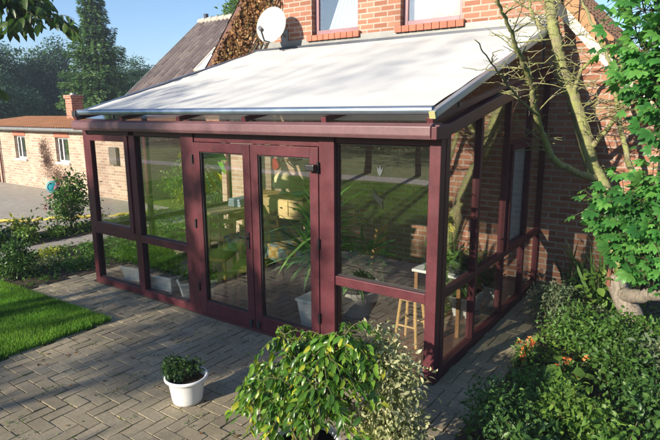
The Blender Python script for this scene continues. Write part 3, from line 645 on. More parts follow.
# ------------------------------------------------------------ low outbuilding
ob = thing('outbuilding', 'low cream brick outbuilding with rusty corrugated roof across the yard', 'outbuilding', (-13, 5.6, 0))
def outb():
    mb = MB(); y0, y1 = 4.5, 4.75
    wins = [(-17.02, -16.3), (-14.45, -13.72)]; xs = [-20.5, -17.02, -16.3, -14.45, -13.72, -10.45]
    for a, b in zip(xs[:-1], xs[1:]):
        if (a, b) in wins:
            mb.box((a, y0, -.05), (b, y1, .88)); mb.box((a, y0, 1.62), (b, y1, 1.86))
        else: mb.box((a, y0, -.05), (b, y1, 1.86))
    mb.box((-20.5, y1, -.05), (-20.25, 6.7, 1.95)); mb.box((-10.70, y1, -.05), (-10.45, 6.7, 1.95))
    mb.build('wall', M_brick2, ob, fix=False)
    for a, b in wins: MB().box((a-.05, y0-.012, 1.62), (b+.05, y0-.001, 1.80)).build('lintel', M_sillbrick, ob)
    for a, b in wins:
        f = MB(); y = y0+.09; m = a+(b-a)*.36
        for p, q in (((a, y, .88), (a+.06, y+.05, 1.62)), ((b-.06, y, .88), (b, y+.05, 1.62)), ((m-.03, y, .93), (m+.03, y+.05, 1.57)), ((a+.06, y, .88), (b-.06, y+.05, .93)), ((a+.06, y, 1.57), (b-.06, y+.05, 1.62))): f.box(p, q)
        wf = f.build('window', M_whitepaint, ob, bevel=.005)
        MB().box((a+.06, y+.02, .93), (m-.03, y+.026, 1.57)).build('pane', M_glass, wf); MB().box((m+.03, y+.02, .93), (b-.06, y+.026, 1.57)).build('pane', M_glass, wf)
        MB().box((a-.04, y0-.06, .82), (b+.04, y0+.10, .878)).build('sill', M_whitepaint, wf, bevel=.008)
        MB().box((a-.2, y0+.6, .5), (b+.2, y0+.62, 1.9)).build('dark_backing', M_darkroom, wf)  # darkness of the room painted as a near-black sheet
    # corrugated roof
    r = MB(); n = 1000; xa, xb = -20.7, -10.3; V = []
    for i in range(n):
        x = xa+(xb-xa)*i/(n-1); z = .018*math.sin(x*2*math.pi/.13)
        V += [(x, 4.28, 1.915+z), (x, 6.72, 2.21+z)]
    r.add(V, [(2*i, 2*i+2, 2*i+3, 2*i+1) for i in range(n-1)]); r.build('roof', M_rust, ob, fix=False, smooth=True)
    MB().prism_x([(4.32, 1.80), (6.7, 2.09), (6.7, 2.17), (4.32, 1.875)], -20.6, -10.4).build('roof_deck', M_brownpaint, ob)
    g = MB(); g.tube([(-20.7, 4.27, 1.85), (-10.28, 4.27, 1.85)], .055, 10); g.build('gutter', M_zinc, ob)
    MB().tube([(-10.62, 4.43, 0), (-10.62, 4.43, 1.6), (-10.62, 4.30, 1.82)], .045, 10).build('downpipe', M_zinc, ob)
    MB().box((-11.55, 4.40, .95), (-11.22, 4.49, 1.42)).build('meter_box', plain('rusty_grey_box', (.16, .13, .11), .6, .3), ob, bevel=.01)
    MB().box((-19.2, 4.46, -.03), (-18.35, 4.495, 1.72)).build('door', plain('dark_red_door', (.16, .04, .03), .5), ob, bevel=.006)
    MB().tube([(-18.05, 4.45, 0), (-18.05, 4.45, 1.82)], .03, 8).build('downpipe', M_brownpaint, ob)
    ch = MB(); cx, cy = -16.35, 6.3; ch.box((cx-.20, cy-.20, 2.0), (cx+.20, cy+.20, 2.82)); ch.box((cx-.235, cy-.235, 2.822), (cx+.235, cy+.235, 2.93)); 
    c = ch.build('chimney', M_brick, ob); MB().lathe([(.12, 2.933), (.10, 3.0), (.11, 3.01)], (cx, cy, 0), 14).build('chimney_cap', M_zinc, c)
outb()

# ------------------------------------------------------------ conservatory
cons = thing('conservatory', 'maroon framed glass conservatory built against the brick house', 'conservatory', (-W/2, D/2, 0))
H = 2.12; RAIL = .765; PD = .10        # eaves height, mid rail height, frame depth
def part(name, mat, fn, parent=cons, bevel=.006):
    mb = MB(); fn(mb); return mb.build(name, mat, parent, bevel=bevel)
def bx(name, a, b, mat=M_frame, parent=cons, bevel=.006): return part(name, mat, lambda m: m.box(a, b), parent, bevel)
def pane(a, b, parent=cons, mat=M_glass): return MB().box(a, b).build('pane', mat, parent)
def rake(y): return H+(2.74-H)*y/D       # underside of the sloping side beam
# front posts
bx('post', (-.10, 0, .0), (0, .10, H)); bx('post', (-W, 0, 0), (-W+.10, .10, H), M_framed)
bx('post', (-3.14, -.012, 0), (-2.93, .10, H), M_framed); bx('post', (-1.20, -.012, 0), (-1.03, .10, H))
bx('mullion', (-4.14, .004, .09), (-4.02, .095, H-.06), M_framed)
# corner return strip (slim dark gap and second post beside the corner)
bx('post', (-.055, .104, .0), (.004, .19, rake(.15)), M_frame)
# sills and heads
for a, b, m in ((-W+.10, -4.14, M_framed), (-4.02, -3.14, M_framed), (-1.03, -.10, M_frame)):
    bx('sill', (a, .002, -.01), (b, .098, .09), m); bx('rail', (a, .002, RAIL-.045), (b, .098, RAIL+.045), m); bx('head', (a, .006, H-.06), (b, .094, H), m)
bx('sill', (-4.14, .002, -.01), (-4.02, .098, .088), M_framed)
bx('threshold', (-2.93, -.02, -.012), (-1.20, .10, .03), M_framed)
bx('head', (-2.93, .006, H-.10), (-1.20, .094, H), M_framed)
# fixed front panes
for a, b, z0, z1 in ((-4.02, -3.14, RAIL+.045, H-.06), (-W+.10, -4.14, .09, RAIL-.045), (-4.02, -3.14, .09, RAIL-.045), (-1.03, -.10, RAIL+.045, H-.06), (-1.03, -.10, .09, RAIL-.045)):
    pane((a, .048, z0), (b, .054, z1))
def gasket(a, b, z0, z1, y, par):
    g = .011; mb = MB()
    mb.box((a, y, z0), (a+g, y+.012, z1)); mb.box((b-g, y, z0), (b, y+.012, z1)); mb.box((a+g, y, z0), (b-g, y+.012, z0+g)); mb.box((a+g, y, z1-g), (b-g, y+.012, z1)); mb.build('gasket', M_rubber, par)
for a, b, z0, z1 in ((-4.02, -3.14, RAIL+.045, H-.06), (-W+.10, -4.14, .09, RAIL-.045), (-4.02, -3.14, .09, RAIL-.045), (-1.03, -.10, RAIL+.045, H-.06), (-1.03, -.10, .09, RAIL-.045)): gasket(a, b, z0, z1, .034, cons)
# casement, upper left
def casement():
    a, b, z0, z1 = -W+.105, -4.145, RAIL+.05, H-.065
    def fr(m):
        m.box((a, -.012, z0), (a+.075, .06, z1)); m.box((b-.075, -.012, z0), (b, .06, z1)); m.box((a+.075, -.012, z0), (b-.075, .06, z0+.075)); m.box((a+.075, -.012, z1-.075), (b-.075, .06, z1))
    s = part('casement', M_framed, fr); pane((a+.075, .02, z0+.075), (b-.075, .026, z1-.075), s, M_thin)
    bx('handle', (b-.05, .06, 1.30), (b-.025, .10, 1.42), M_darkmetal, s)
casement()
# double doors
for a, b, hside, m in ((-2.925, -2.072, 1, M_framed), (-2.064, -1.205, -1, M_framed)):
    z0, z1 = .035, H-.105
    def fr(mb, a=a, b=b):
        mb.box((a, -.02, z0), (a+.10, .05, z1)); mb.box((b-.10, -.02, z0), (b, .05, z1)); mb.box((a+.10, -.02, z0), (b-.10, .05, z0+.16)); mb.box((a+.10, -.02, z1-.10), (b-.10, .05, z1))
    d = part('door', M_frame if b > -1.5 else M_framed, fr); pane((a+.10, .010, z0+.16), (b-.10, .016, z1-.10), d)
    gasket(a+.10, b-.10, z0+.16, z1-.10, -.004, d)
    hx = b-.05 if hside > 0 else a+.05
    if hside > 0: part('handle', M_black, lambda mb: (mb.box((hx-.015, -.035, .92), (hx+.015, -.02, 1.10)), mb.bar((hx, -.055, 1.04), (hx-.10, -.055, 1.04), .018, .018), mb.bar((hx, -.02, 1.04), (hx, -.06, 1.04), .018, .018)), d, .003)
    for z in (.35, 1.10, 1.83):
        xx = a-.008 if hside > 0 else b+.006
        part('hinge', M_black, lambda mb: mb.tube([(xx, -.03, z-.05), (xx, -.03, z+.05)], .012, 8), d, 0)
    part('bolt', M_darkmetal, lambda mb: mb.box((hx-.02, -.04, .05), (hx+.02, -.02, .13)), d, .003)
bx('door_stop', (-1.30, -.10, 1.80), (-1.20, -.022, 1.86), M_black, cons, .01)
# fascia / gutter along the front
def fas(m):
    m.prism_x([(-.17, H+.03), (-.15, H), (.05, H), (.05, H+.125), (-.12, H+.125), (-.17, H+.10)], -W+.05, -.02)
part('fascia', M_fascia, fas, cons, .006)
bx('fascia_end', (-.018, -.16, H+.0), (.03, .10, H+.10), M_framed)
# right side wall (towards +Y), openings between posts
ys = [.10, .95, 1.80, 2.60, D-.02]
def side(xs0, xs1, xp, mf, right):
    for i, y in enumerate(ys[1:]):
        part('post', mf, lambda m: m.prism_x([(y-.03, .09), (y+.03, .09), (y+.03, rake(y+.03)-.002), (y-.03, rake(y-.03)-.002)], xs0, xs1), cons, .004)
    bx('sill', (xs0-.004, .19 if right else .10, -.01), (xs1+.004, D-.005, .088), mf)
    edges = [.19 if right else .10]+[y for y in ys[1:]]
    for k in range(4):
        a = edges[k]+(.03 if k else 0); b = edges[k+1]-.03
        bx('rail', (xs0+.003, a, RAIL-.035), (xs1-.003, b, RAIL+.035), mf)
        gm = M_glass if right else M_thin
        pane((xp-.003, a, .088), (xp+.003, b, RAIL-.035), cons, gm)
        if right and k == 2: continue
        mb = MB(); mb.prism_x([(a, RAIL+.035), (b, RAIL+.035), (b, rake(b)-.001), (a, rake(a)-.001)], xp-.003, xp+.003); mb.build('pane', gm, cons)
    mb = MB(); mb.prism_x([(.10, rake(.10)), (D-.005, rake(D)), (D-.005, rake(D)+.13), (.10, rake(.10)+.10), (-.10, rake(-.10)+.13), (-.10, rake(-.1)+.05)], xs0-.02, xs1+.03)
    mb.build('rake_beam', M_frame if right else M_framed, cons, bevel=.008)
side(-.075, -.005, -.04, M_framed, True)
side(-W+.005, -W+.075, -W+.04, M_framed, False)
# side casement with a blue grey panel behind its glass
def sidewin():
    a, b, z0, z1 = 1.835, 2.565, RAIL+.04, 1.98
    def fr(m):
        m.box((-.06, a, z0), (.022, a+.06, z1)); m.box((-.06, b-.06, z0), (.022, b, z1)); m.box((-.06, a+.06, z0), (.022, b-.06, z0+.06)); m.box((-.06, a+.06, z1-.06), (.022, b-.06, z1))
    s = part('casement', M_framed, fr); pane((-.02, a+.06, z0+.06), (-.014, b-.06, z1-.06), s)
    bx('blind', (-.05, a+.06, z0+.06), (-.04, b-.06, z1-.06), M_blind, s, 0)
    bx('transom', (-.07, a-.004, z1+.001), (-.01, b+.004, z1+.05), M_framed, cons, .003)
    mb = MB(); mb.prism_x([(a, z1+.05), (b, z1+.05), (b, rake(b)-.001), (a, rake(a)-.001)], -.043, -.037); mb.build('pane', M_glass, cons)
sidewin()
# glass roof: rafters and panes
def rz(y): return H+.135+(2.86-H-.135)*(y+.10)/(D+.10)
rx = [-W+.04, -4.1, -3.05, -2.06, -1.08, -.06]
for i, x in enumerate(rx):
    mb = MB(); mb.bar((x, -.10, rz(-.10)+.01), (x, D-.004, rz(D)+.01), .055, .05); mb.build('rafter', M_framed if i < 4 else M_frame, cons, bevel=.004)
for a, b in zip(rx[:-1], rx[1:]):
    mb = MB(); mb.prism_x([(-.10, rz(-.10)), (D-.006, rz(D)), (D-.006, rz(D)+.012), (-.10, rz(-.10)+.012)], a+.028, b-.028); mb.build('roof_pane', M_rglass, cons)
bx('wall_plate', (-W, D-.07, 2.80), (-.01, D-.003, 2.82), M_framed)
# bird stickers on the right hand pane
def sticker(name, cx, cz, pts, mat):
    mb = MB(); mb.prism_y([(cx+x*.72, cz+z*.72) for x, z in pts], .043, .0455); return mb.build(name, mat, cons)
sticker('bird_sticker', -.585, 1.83, [(0, -.07), (.03, -.03), (.055, .05), (.025, .01), (.01, .075), (-.01, .02), (-.035, .06), (-.03, -.02)], M_sticker)
sticker('bird_sticker', -.60, 1.60, [(.075, -.15), (.06, -.06), (.085, -.02), (.03, -.01), (-.01, .02), (-.07, .10), (-.05, .03), (-.10, .02), (-.04, -.03), (.0, -.07), (.04, -.10)], plain('dark_sticker', (.02, .025, .02), .95, spec=.05))
tag(sheet('tiled_floor', -W+.03, .05, -.03, D-.004, .018, M_tile), kind='structure')
sheet('floor_slab', -W-.01, -.03, .0, D, .004, M_joint)

# ------------------------------------------------------------ awning over the glass roof
aw = thing('awning', 'white sloping fabric awning stretched over the conservatory roof', 'awning', (-2.45, 1.6, 2.3))
def az(y): return 2.37+(3.40-2.37)*(y+.10)/(D+.10)
def awning():
    mb = MB(); nx, ny = 60, 40; V = []; x0, x1 = -4.88, -.05
    for j in range(ny+1):
        y = -.10+(D+.07)*j/ny
        for i in range(nx+1):
            x = x0+(x1-x0)*i/nx; u, v = i/nx, j/ny
            z = az(y)-.035*math.sin(math.pi*v)*(.6+.4*math.sin(math.pi*u)) + .004*math.sin(x*6+y*2.3)*math.sin(math.pi*v) + .003*math.sin(y*11+x*1.7)
            V.append((x, y, z))
    k = nx+1; F = [(j*k+i, j*k+i+1, (j+1)*k+i+1, (j+1)*k+i) for j in range(ny) for i in range(nx)]
    n0 = len(V); V2 = [(x, y, z-.002) for x, y, z in V]; F2 = [tuple(q+n0 for q in reversed(f)) for f in F]
    mb.add(V+V2, F+F2); mb.build('fabric', M_awning, aw, smooth=True, fix=False)
    part('front_bar', M_metal, lambda m: m.tube([(-4.96, -.13, 2.345), (-.02, -.13, 2.345)], .036, 14), aw, 0)
    part('end_cap', M_black, lambda m: m.box((-5.02, -.19, 2.29), (-4.94, -.06, 2.36)), aw, .008)
    for x in (-4.96, .0):
        part('guide_rail', M_metal, lambda m: m.bar((x, -.17, az(-.17)-.035), (x, D-.03, az(D-.03)-.035), .055, .06), aw, .008)
        for y in (.35, 1.6, 2.9): part('bracket', M_darkmetal, lambda m: m.bar((x-.01, y, rz(y)+.03), (x-.01, y, az(y)-.06), .02, .02, (0, 1, 0)), aw, 0)
    part('guide_cap', solid('yellowed_cap', (.45, .42, .2)), lambda m: m.bar((0, -.19, az(-.19)-.037), (0, -.171, az(-.171)-.035), .05, .055), aw, 0)
    part('cassette', M_darkmetal, lambda m: m.box((-4.98, D-.13, 3.34), (.02, D-.03, 3.395)), aw, .01)
awning()

# ------------------------------------------------------------ satellite dish
dish = thing('satellite_dish', 'round cream satellite dish on the brick gable beside the ivy', 'satellite dish', (-4.33, D, 3.45))
def mkdish():
    c = Vector((-4.32, D-.33, 3.70)); ax = Vector((.22, -1, .30)).normalized()
    a = ax.cross(Vector((0,0,1))).normalized(); b = a.cross(ax)
    mb = MB(); V = []; F = []; n = 40; rings = 7
    for side_ in (0, 1):
        for i in range(rings+1):
            r = i/rings
            for k in range(n):
                t = 2*math.pi*k/n; V.append(c + a*math.cos(t)*r*.265 + b*math.sin(t)*r*.30 + ax*(.075*r*r-side_*.008))
    for s_ in (0, 1):
        q = s_*(rings+1)*n
        for i in range(rings):
            for k in range(n): F.append((q+i*n+k, q+i*n+(k+1) % n, q+(i+1)*n+(k+1) % n, q+(i+1)*n+k))
    q = (rings+1)*n
    for k in range(n): F.append((rings*n+k, rings*n+(k+1) % n, q+rings*n+(k+1) % n, q+rings*n+k))
    mb.add(V, F); mb.build('reflector', M_dishm, dish, smooth=True, fix=False)
    low = c-b*.285+ax*.06; lnb = c-b*.22+ax*.42-a*.03
    part('arm', M_darkmetal, lambda m: m.tube([low, c-b*.33+ax*.22, lnb], .014, 8), dish, 0)
    part('receiver', M_darkmetal, lambda m: m.tube([lnb+ax*.03, lnb-ax*.06], [.035, .028], 12), dish, 0)
    part('wall_bracket', M_zinc, lambda m: (m.tube([c-ax*.01, c-ax*.10, (c.x-.02, D-.02, c.z-.12)], .022, 8), m.box((c.x-.09, D-.022, c.z-.22), (c.x+.05, D-.002, c.z-.02))), dish, 0)
mkdish()

# ------------------------------------------------------------ dry ivy on the left verge
iv = thing('climbing_ivy', 'dry brown ivy climbing the left edge of the brick gable', 'ivy', (-5.6, D, 3.2))
def ivy():
    rg = np.random.default_rng(4); n = 9500
    t = rg.random(n); z = 2.6+t*3.6; xv = (z-AZ)/1.15+AX
    x = xv+.02+np.abs(rg.normal(size=n))*.28*(1.1-.4*t); x = np.where(rg.random(n) < .10, xv+rg.random(n)*1.0, x)
    x = np.minimum(x, -4.55+rg.random(n)*.25)
    y = D-.02-np.abs(rg.normal(size=n))*.07
    P = np.stack([x, y, z], 1); Dr = rg.normal(size=(n, 3))*.7; Dr[:, 2] -= .8; Nn = rg.normal(size=(n, 3))*.6; Nn[:, 1] -= 1
    leaf_mesh('leaves', P, Dr, Nn, .058, .8, T_OVAL, F_ivy, iv, 8)
    mb = MB(); r = random.Random(2)
    for i in range(16):
        z0 = 2.5; x0 = (z0-AZ)/1.15+AX+.1+i*.07; pts = []
        for k in range(9): pts.append((min(x0+k*.36*.87+r.uniform(-.07, .07), -4.4), D-.03-r.random()*.03, z0+k*.36))
        mb.tube(pts, lin(.016, .006, 9), 6)
    mb.build('vines', M_bark, iv, fix=False)
ivy()

# ------------------------------------------------------------ interior furniture
def chair_proto():
    t = thing('dining_chair', 'honey wood dining chair facing the plaid table, nearest the left door', 'chair', (0, 0, 0), 'chairs round the conservatory table')
    part('seat', M_wood, lambda m: m.box((-.21, -.21, .43), (.21, .21, .47)), t, .012)
    for sx in (-1, 1):
        part('leg', M_wood, lambda m: m.bar((sx*.18, -.18, 0), (sx*.18, -.18, .43), .035, .035, (0, 1, 0)), t, .004)
        part('leg', M_wood, lambda m: (m.bar((sx*.18, .19, 0), (sx*.18, .19, .45), .035, .035, (0, 1, 0)), m.bar((sx*.18, .19, .45), (sx*.18, .26, .92), .035, .03, (0, 1, 0))), t, 0)
    def back(m):
        for z in (.62, .74, .87): m.bar((-.18, .195+(z-.45)*.15, z), (.18, .195+(z-.45)*.15, z), .018, .06)
    part('backrest', M_wood, back, t, .004)
    def st(m):
        m.bar((-.18, -.18, .22), (-.18, .19, .22), .022, .022); m.bar((.18, -.18, .22), (.18, .19, .22), .022, .022); m.bar((-.18, 0, .22), (.18, 0, .22), .022, .022)
    part('stretcher', M_wood, st, t, 0)
    part('cushion', F_cush, lambda m: m.box((-.19, -.19, .471), (.19, .18, .505)), t, .015)
    return t
F_cush = plain('olive_cushion', (.34, .30, .07), .9)
def dup(root, loc, rz_, label):
    r = root.copy(); col.objects.link(r); r.location = loc; r.rotation_euler = (0, 0, rz_); r['label'] = label
    for ch in list(root.children):
        c = ch.copy(); col.objects.link(c); c.parent = r
        for g in ch.children:
            d = g.copy(); col.objects.link(d); d.parent = c
    return r
FL = .02
ch = chair_proto()
for loc, rz_, lab in (((-3.15, 1.75, FL), R(170), 'honey wood dining chair tucked behind the plaid table'), ((-2.72, .62, FL), R(-10+40), 'honey wood dining chair just inside the double doors, left of the yucca'), ((-1.75, 1.65, FL), R(-80), 'honey wood dining chair at the right end of the plaid table')):
    dup(ch, loc, rz_, lab)
ch.location = (-3.45, .72, FL); ch.rotation_euler = (0, 0, R(25))
tb = thing('dining_table', 'wooden dining table under a plaid cloth in the conservatory', 'table', (-2.65, 1.25, FL))
part('tabletop', M_wood2, lambda m: m.box((-3.3, .85, .70), (-2.05, 1.65, .735)), tb, .01)
for x in (-3.2, -2.15):
    for y in (.95, 1.55): part('leg', M_wood2, lambda m: m.bar((x, y, FL), (x, y, .70), .06, .06, (0, 1, 0)), tb, .006)
def cloth():
    mb = MB(); x0, x1, y0, y1 = -3.36, -1.99, .79, 1.71; r = random.Random(3)
    pts = []; n = 120; per = [(x0, y0), (x1, y0), (x1, y1), (x0, y1)]
    ring = []
    for e in range(4):
        a, b = per[e], per[(e+1) % 4]
        for k in range(30): ring.append((a[0]+(b[0]-a[0])*k/30, a[1]+(b[1]-a[1])*k/30))
    V = [(x, y, .742) for x, y in ring]
    for i, (x, y) in enumerate(ring):
        f = .02*math.sin(i*.9)+.012*math.sin(i*2.1); cx, cy = (x0+x1)/2, (y0+y1)/2
        V.append((x+(.02+f)*(1 if x > cx else -1), y+(.02+f)*(1 if y > cy else -1), .742-.20+.02*math.sin(i*.5)))
    F = [tuple(range(n))]+[(i, i+n, (i+1) % n+n, (i+1) % n) for i in range(n)]
    mb.add(V, F); o = mb.build('tablecloth', M_plaid); tag(o, 'plaid tablecloth in teal, yellow and red draped over the dining table', 'tablecloth')
cloth()
# second table, on the left, with things on it
t2 = thing('side_table', 'pale wooden side table by the left glass wall', 'table', (-4.75, 2.3, FL))
part('tabletop', M_sideboard, lambda m: m.box((-5.02, 1.75, .72), (-4.5, 2.85, .76)), t2, .008)
for x in (-4.96, -4.56):
    for y in (1.82, 2.78): part('leg', M_sideboard, lambda m: m.bar((x, y, FL), (x, y, .72), .05, .05, (0, 1, 0)), t2, .005)
part('drawer_front', M_wood, lambda m: m.box((-4.52, 2.0, .58), (-4.495, 2.7, .715)), t2, .004)
def folded():
    mb = MB()
    for k in range(3): mb.box((-4.9+.01*k, 2.35, .762+k*.045), (-4.6-.01*k, 2.72, .762+k*.045+.043))
    tag(mb.build('folded_cloth', M_bluebox, bevel=.012), 'stack of folded pale blue cloths on the side table', 'cloth')
folded()
# sideboard with four drawers against the back wall
sb_ = thing('sideboard', 'pale wooden sideboard with a row of four drawers by the brick wall', 'sideboard', (-4.25, 3.05, FL))
part('body', M_sideboard, lambda m: m.box((-4.84, 2.84, .55), (-3.66, 3.27, .90)), sb_, .006)
part('top', M_wood, lambda m: m.box((-4.88, 2.80, .902), (-3.62, 3.275, .935)), sb_, .006)
for k in range(4):
    x = -4.80+k*.285; dr = part('drawer', M_sideboard, lambda m: m.box((x, 2.822, .60), (x+.265, 2.838, .86)), sb_, .004)
    part('knob', M_black, lambda m: m.lathe([(.0, 0), (.02, .005), (.018, .02)], (x+.13, 2.80, .73), 10), dr, 0)
for x in (-4.78, -3.72):
    for y in (2.88, 3.22): part('leg', M_sideboard, lambda m: m.bar((x, y, FL), (x, y, .55), .05, .05, (0, 1, 0)), sb_, .005)
lp = thing('table_lamp', 'cream shaded table lamp on the sideboard', 'lamp', (-4.2, 3.02, .937))
part('base', M_greypot, lambda m: m.lathe([(.09, .94), (.10, .96), (.03, .99), (.025, 1.08)], (-4.2, 3.02, 0), 18), lp, 0)
MB().lathe([(.19, 1.06), (.20, 1.10), (.17, 1.24), (.09, 1.32), (.02, 1.33)], (-4.2, 3.02, 0), 24, cap=False).build('lamp_shade', M_lamp, lp, smooth=True, fix=False)
def bowl():
    mb = MB(); mb.lathe([(.05, .938), (.13, .97), (.15, 1.0), (.14, 1.0), (.04, .955)], (-3.86, 3.02, 0), 20); tag(mb.build('bowl', M_teal, smooth=True), 'teal glazed bowl on the sideboard right of the lamp', 'bowl')
bowl()
sh = thing('wall_shelf', 'wooden wall shelf holding jars on the brick wall', 'shelf', (-3.85, 3.2, 1.5))
part('board', M_wood2, lambda m: m.box((-4.3, 3.06, 1.505), (-3.45, 3.28, 1.53)), sh, .004)
for x in (-4.2, -3.55): part('bracket', M_black, lambda m: (m.bar((x, 3.28, 1.38), (x, 3.10, 1.50), .015, .015)), sh, 0)
for i, (x, rr, hh, mt, lb) in enumerate(((-4.15, .055, .16, M_black, 'black jar on the wall shelf, at its left end'), (-4.0, .06, .13, M_wood2, 'squat brown jar on the wall shelf'), (-3.82, .06, .18, M_whiteplastic, 'tall white jar on the wall shelf'), (-3.62, .05, .14, M_greypot, 'grey jar on the wall shelf, at its right end'))):
    mb = MB(); mb.lathe([(rr*.9, 1.532), (rr, 1.54), (rr, 1.532+hh*.75), (rr*.6, 1.532+hh*.85), (rr*.65, 1.532+hh)], (x, 3.17, 0), 16)
    tag(mb.build('jar', mt, smooth=False), lb, 'jar', 'jars on the wall shelf')
pl = MB(); pl.tube([(-4.6, D-.03, 1.42), (-4.6, D-.06, 1.42)], [.10, .10], 24); tag(pl.build('wall_plate_ornament', M_red), 'round red plate hanging on the wall above the sideboard', 'plate')
# wooden stool on the right
st_ = thing('wooden_stool', 'honey wood stool behind the right front window', 'stool', (-.55, .66, FL))
part('seat', M_wood, lambda m: m.lathe([(.14, .50), (.155, .51), (.155, .535), (.14, .54)], (-.55, .66, 0), 22), st_, 0)
for k in range(4):
    a = R(45+90*k); part('leg', M_wood, lambda m: m.tube([(-.55+.17*math.cos(a), .66+.17*math.sin(a), FL), (-.55+.11*math.cos(a), .66+.11*math.sin(a), .50)], [.016, .019], 8), st_, 0)
def rungs(m):
    q = [(-.55+.145*math.cos(R(45+90*k)), .66+.145*math.sin(R(45+90*k))) for k in range(4)]
    for k in range(4): m.tube([(*q[k], .22+.05*(k % 2)), (*q[(k+1) % 4], .22+.05*(k % 2))], .01, 6)
part('rung', M_wood, rungs, st_, 0)
# small white topped table with a black box
t3 = thing('lamp_table', 'small table with a white top behind the right front window', 'table', (-.42, 1.25, FL))
part('tabletop', M_whitepaint, lambda m: m.box((-.72, .98, .66), (-.16, 1.5, .69)), t3, .008)
for x in (-.68, -.20):
    for y in (1.03, 1.45): part('leg', M_wood2, lambda m: m.bar((x, y, FL), (x, y, .66), .04, .04, (0, 1, 0)), t3, .004)
tag(MB().box((-.45, 1.05, .692), (-.20, 1.35, .83)).build('storage_box', M_black, bevel=.01), 'black box on the white topped table', 'box')
# planters
def trough(loc, rz_, label, seed, mat_leaf, tall=.3, nleaf=420, stuff='trough'):
    t = thing('planter_trough', label, 'planter', loc, 'white troughs inside the glass')
    rot = Matrix.Rotation(rz_, 3, 'Z'); L0 = Vector(loc)
    def pr(m, s0, s1, z0, z1):
        V = []
        for (hx, hy), z in ((s0, z0), (s1, z1)):
            for sx, sy in ((-1,-1),(1,-1),(1,1),(-1,1)): V.append(L0+rot @ Vector((sx*hx, sy*hy, z)))
        m.add(V, [(3,2,1,0),(4,5,6,7)]+[(k, (k+1) % 4, 4+(k+1) % 4, 4+k) for k in range(4)])
    mb = MB(); pr(mb, (.19, .09), (.22, .115), .03, .20); pr(mb, (.235, .13), (.235, .13), .201, .235)
    for sx in (-1, 1):
        for sy in (-1, 1):
            q = L0+rot @ Vector((sx*.16, sy*.07, 0)); mb.box((q.x-.02, q.y-.02, L0.z), (q.x+.02, q.y+.02, L0.z+.029))
    mb.build('trough', M_whiteplastic, t, bevel=.006)
    mb = MB(); pr(mb, (.215, .11), (.215, .11), .236, .242); mb.build('soil', M_potsoil, t)
    bl = []
    for k in (-.13, 0, .13):
        q = L0+rot @ Vector((k, 0, .24+tall*.5)); bl.append((q.x, q.y, q.z, .14, .12, tall*.55))
    foliage('foliage', bl, nleaf, .075, .45, mat_leaf, t, seed, droop=.1, shell=.2)
    return t
trough((-4.55, .30, FL), R(10), 'white trough with green plants in the left front corner', 21, F_mid, .3)
trough((-3.95, .27, FL), R(5), 'white trough of ferny plants behind the second lower pane', 22, F_light, .35, 520)
trough((-3.40, .33, FL), R(60), 'white trough beside the door post with a plant label', 23, F_dark, .15, 200)
MB_ = MB(); MB_.box((-3.47, .30, .25), (-3.445, .305, .50)); tag(MB_.build('plant_label', M_whiteplastic), 'white plastic plant label stuck in the trough beside the door', 'plant label')
trough((-.38, 1.75, FL), R(90), 'white trough with plants behind the first side pane', 24, F_mid, .5, 500)
def yucca():
    t = thing('yucca_plant', 'large spiky yucca in a white square pot behind the right door', 'potted plant', (-1.60, .46, FL))
    part('pot', M_whiteplastic, lambda m: m.add([(-1.60+sx*a, .46+sy*a, z) for a, z in ((.12, FL), (.155, .32)) for sx, sy in ((-1,-1),(1,-1),(1,1),(-1,1))], [(3,2,1,0),(4,5,6,7)]+[(k, (k+1) % 4, 4+(k+1) % 4, 4+k) for k in range(4)]), t, .008)
    part('rim', M_whiteplastic, lambda m: m.box((-1.77, .29, .321), (-1.43, .63, .35)), t, .008)
    part('stem', M_bark, lambda m: (m.tube([(-1.60, .46, .34), (-1.61, .47, .62), (-1.62, .48, .80)], [.035, .03, .03], 8), m.tube([(-1.58, .44, .34), (-1.53, .43, .9), (-1.52, .44, 1.12)], [.03, .025, .025], 8)), t, 0)
    rg = np.random.default_rng(6); P = []; Dd = []
    for c, n in (((-1.62, .48, .78), 150), ((-1.52, .44, 1.12), 80)):
        th = rg.random(n)*2*math.pi; ph = rg.uniform(-.5, 1.4, n)
        Dd.append(np.stack([np.cos(th)*np.cos(ph), np.sin(th)*np.cos(ph), np.sin(ph)], 1)); P.append(np.array(c)+rg.normal(size=(n, 3))*.02)
    P = np.concatenate(P); Dd = np.concatenate(Dd); X = np.cross(Dd, np.array((0, 0, 1.))); Nn = np.cross(X, Dd)
    tp = np.array([(-.5,0,0),(.5,0,0),(-.5,.35,.03),(.5,.35,.03),(-.4,.7,-.02),(.4,.7,-.02),(0,1,-.16)]); 
    leaf_mesh('foliage', P, Dd, Nn, .50, .075, (tp, [(0,1,3,2),(2,3,5,4),(4,5,6)]), F_yucca, t, 3)
yucca()
def roundpot(name, loc, r, h, label, matp, leafm, seed, blobs, n, size=.05, width=.5, group=None, **kw):
    t = thing(name, label, 'potted plant', loc, group); x, y, z = loc
    MB().lathe([(r*.72, z), (r*.76, z+.01), (r*.95, z+h*.86), (r*1.07, z+h*.87), (r*1.09, z+h*.98), (r*1.04, z+h), (r*.95, z+h*.985), (r*.92, z+h*.86)], (x, y, 0), 32).build('pot', matp, t, smooth=False)
    MB().lathe([(r*.93, z+h*.84), (r*.93, z+h*.862)], (x, y, 0), 24).build('soil', M_potsoil, t)
    foliage('foliage', blobs, n, size, width, leafm, t, seed, **kw); return t
roundpot('potted_palm', (-1.42, 1.0, FL), .20, .30, 'grey round pot with a leafy palm behind the right front window', M_greypot, F_yucca, 31, [(-1.42, 1.0, .62, .30, .30, .35)], 160, .22, .12)
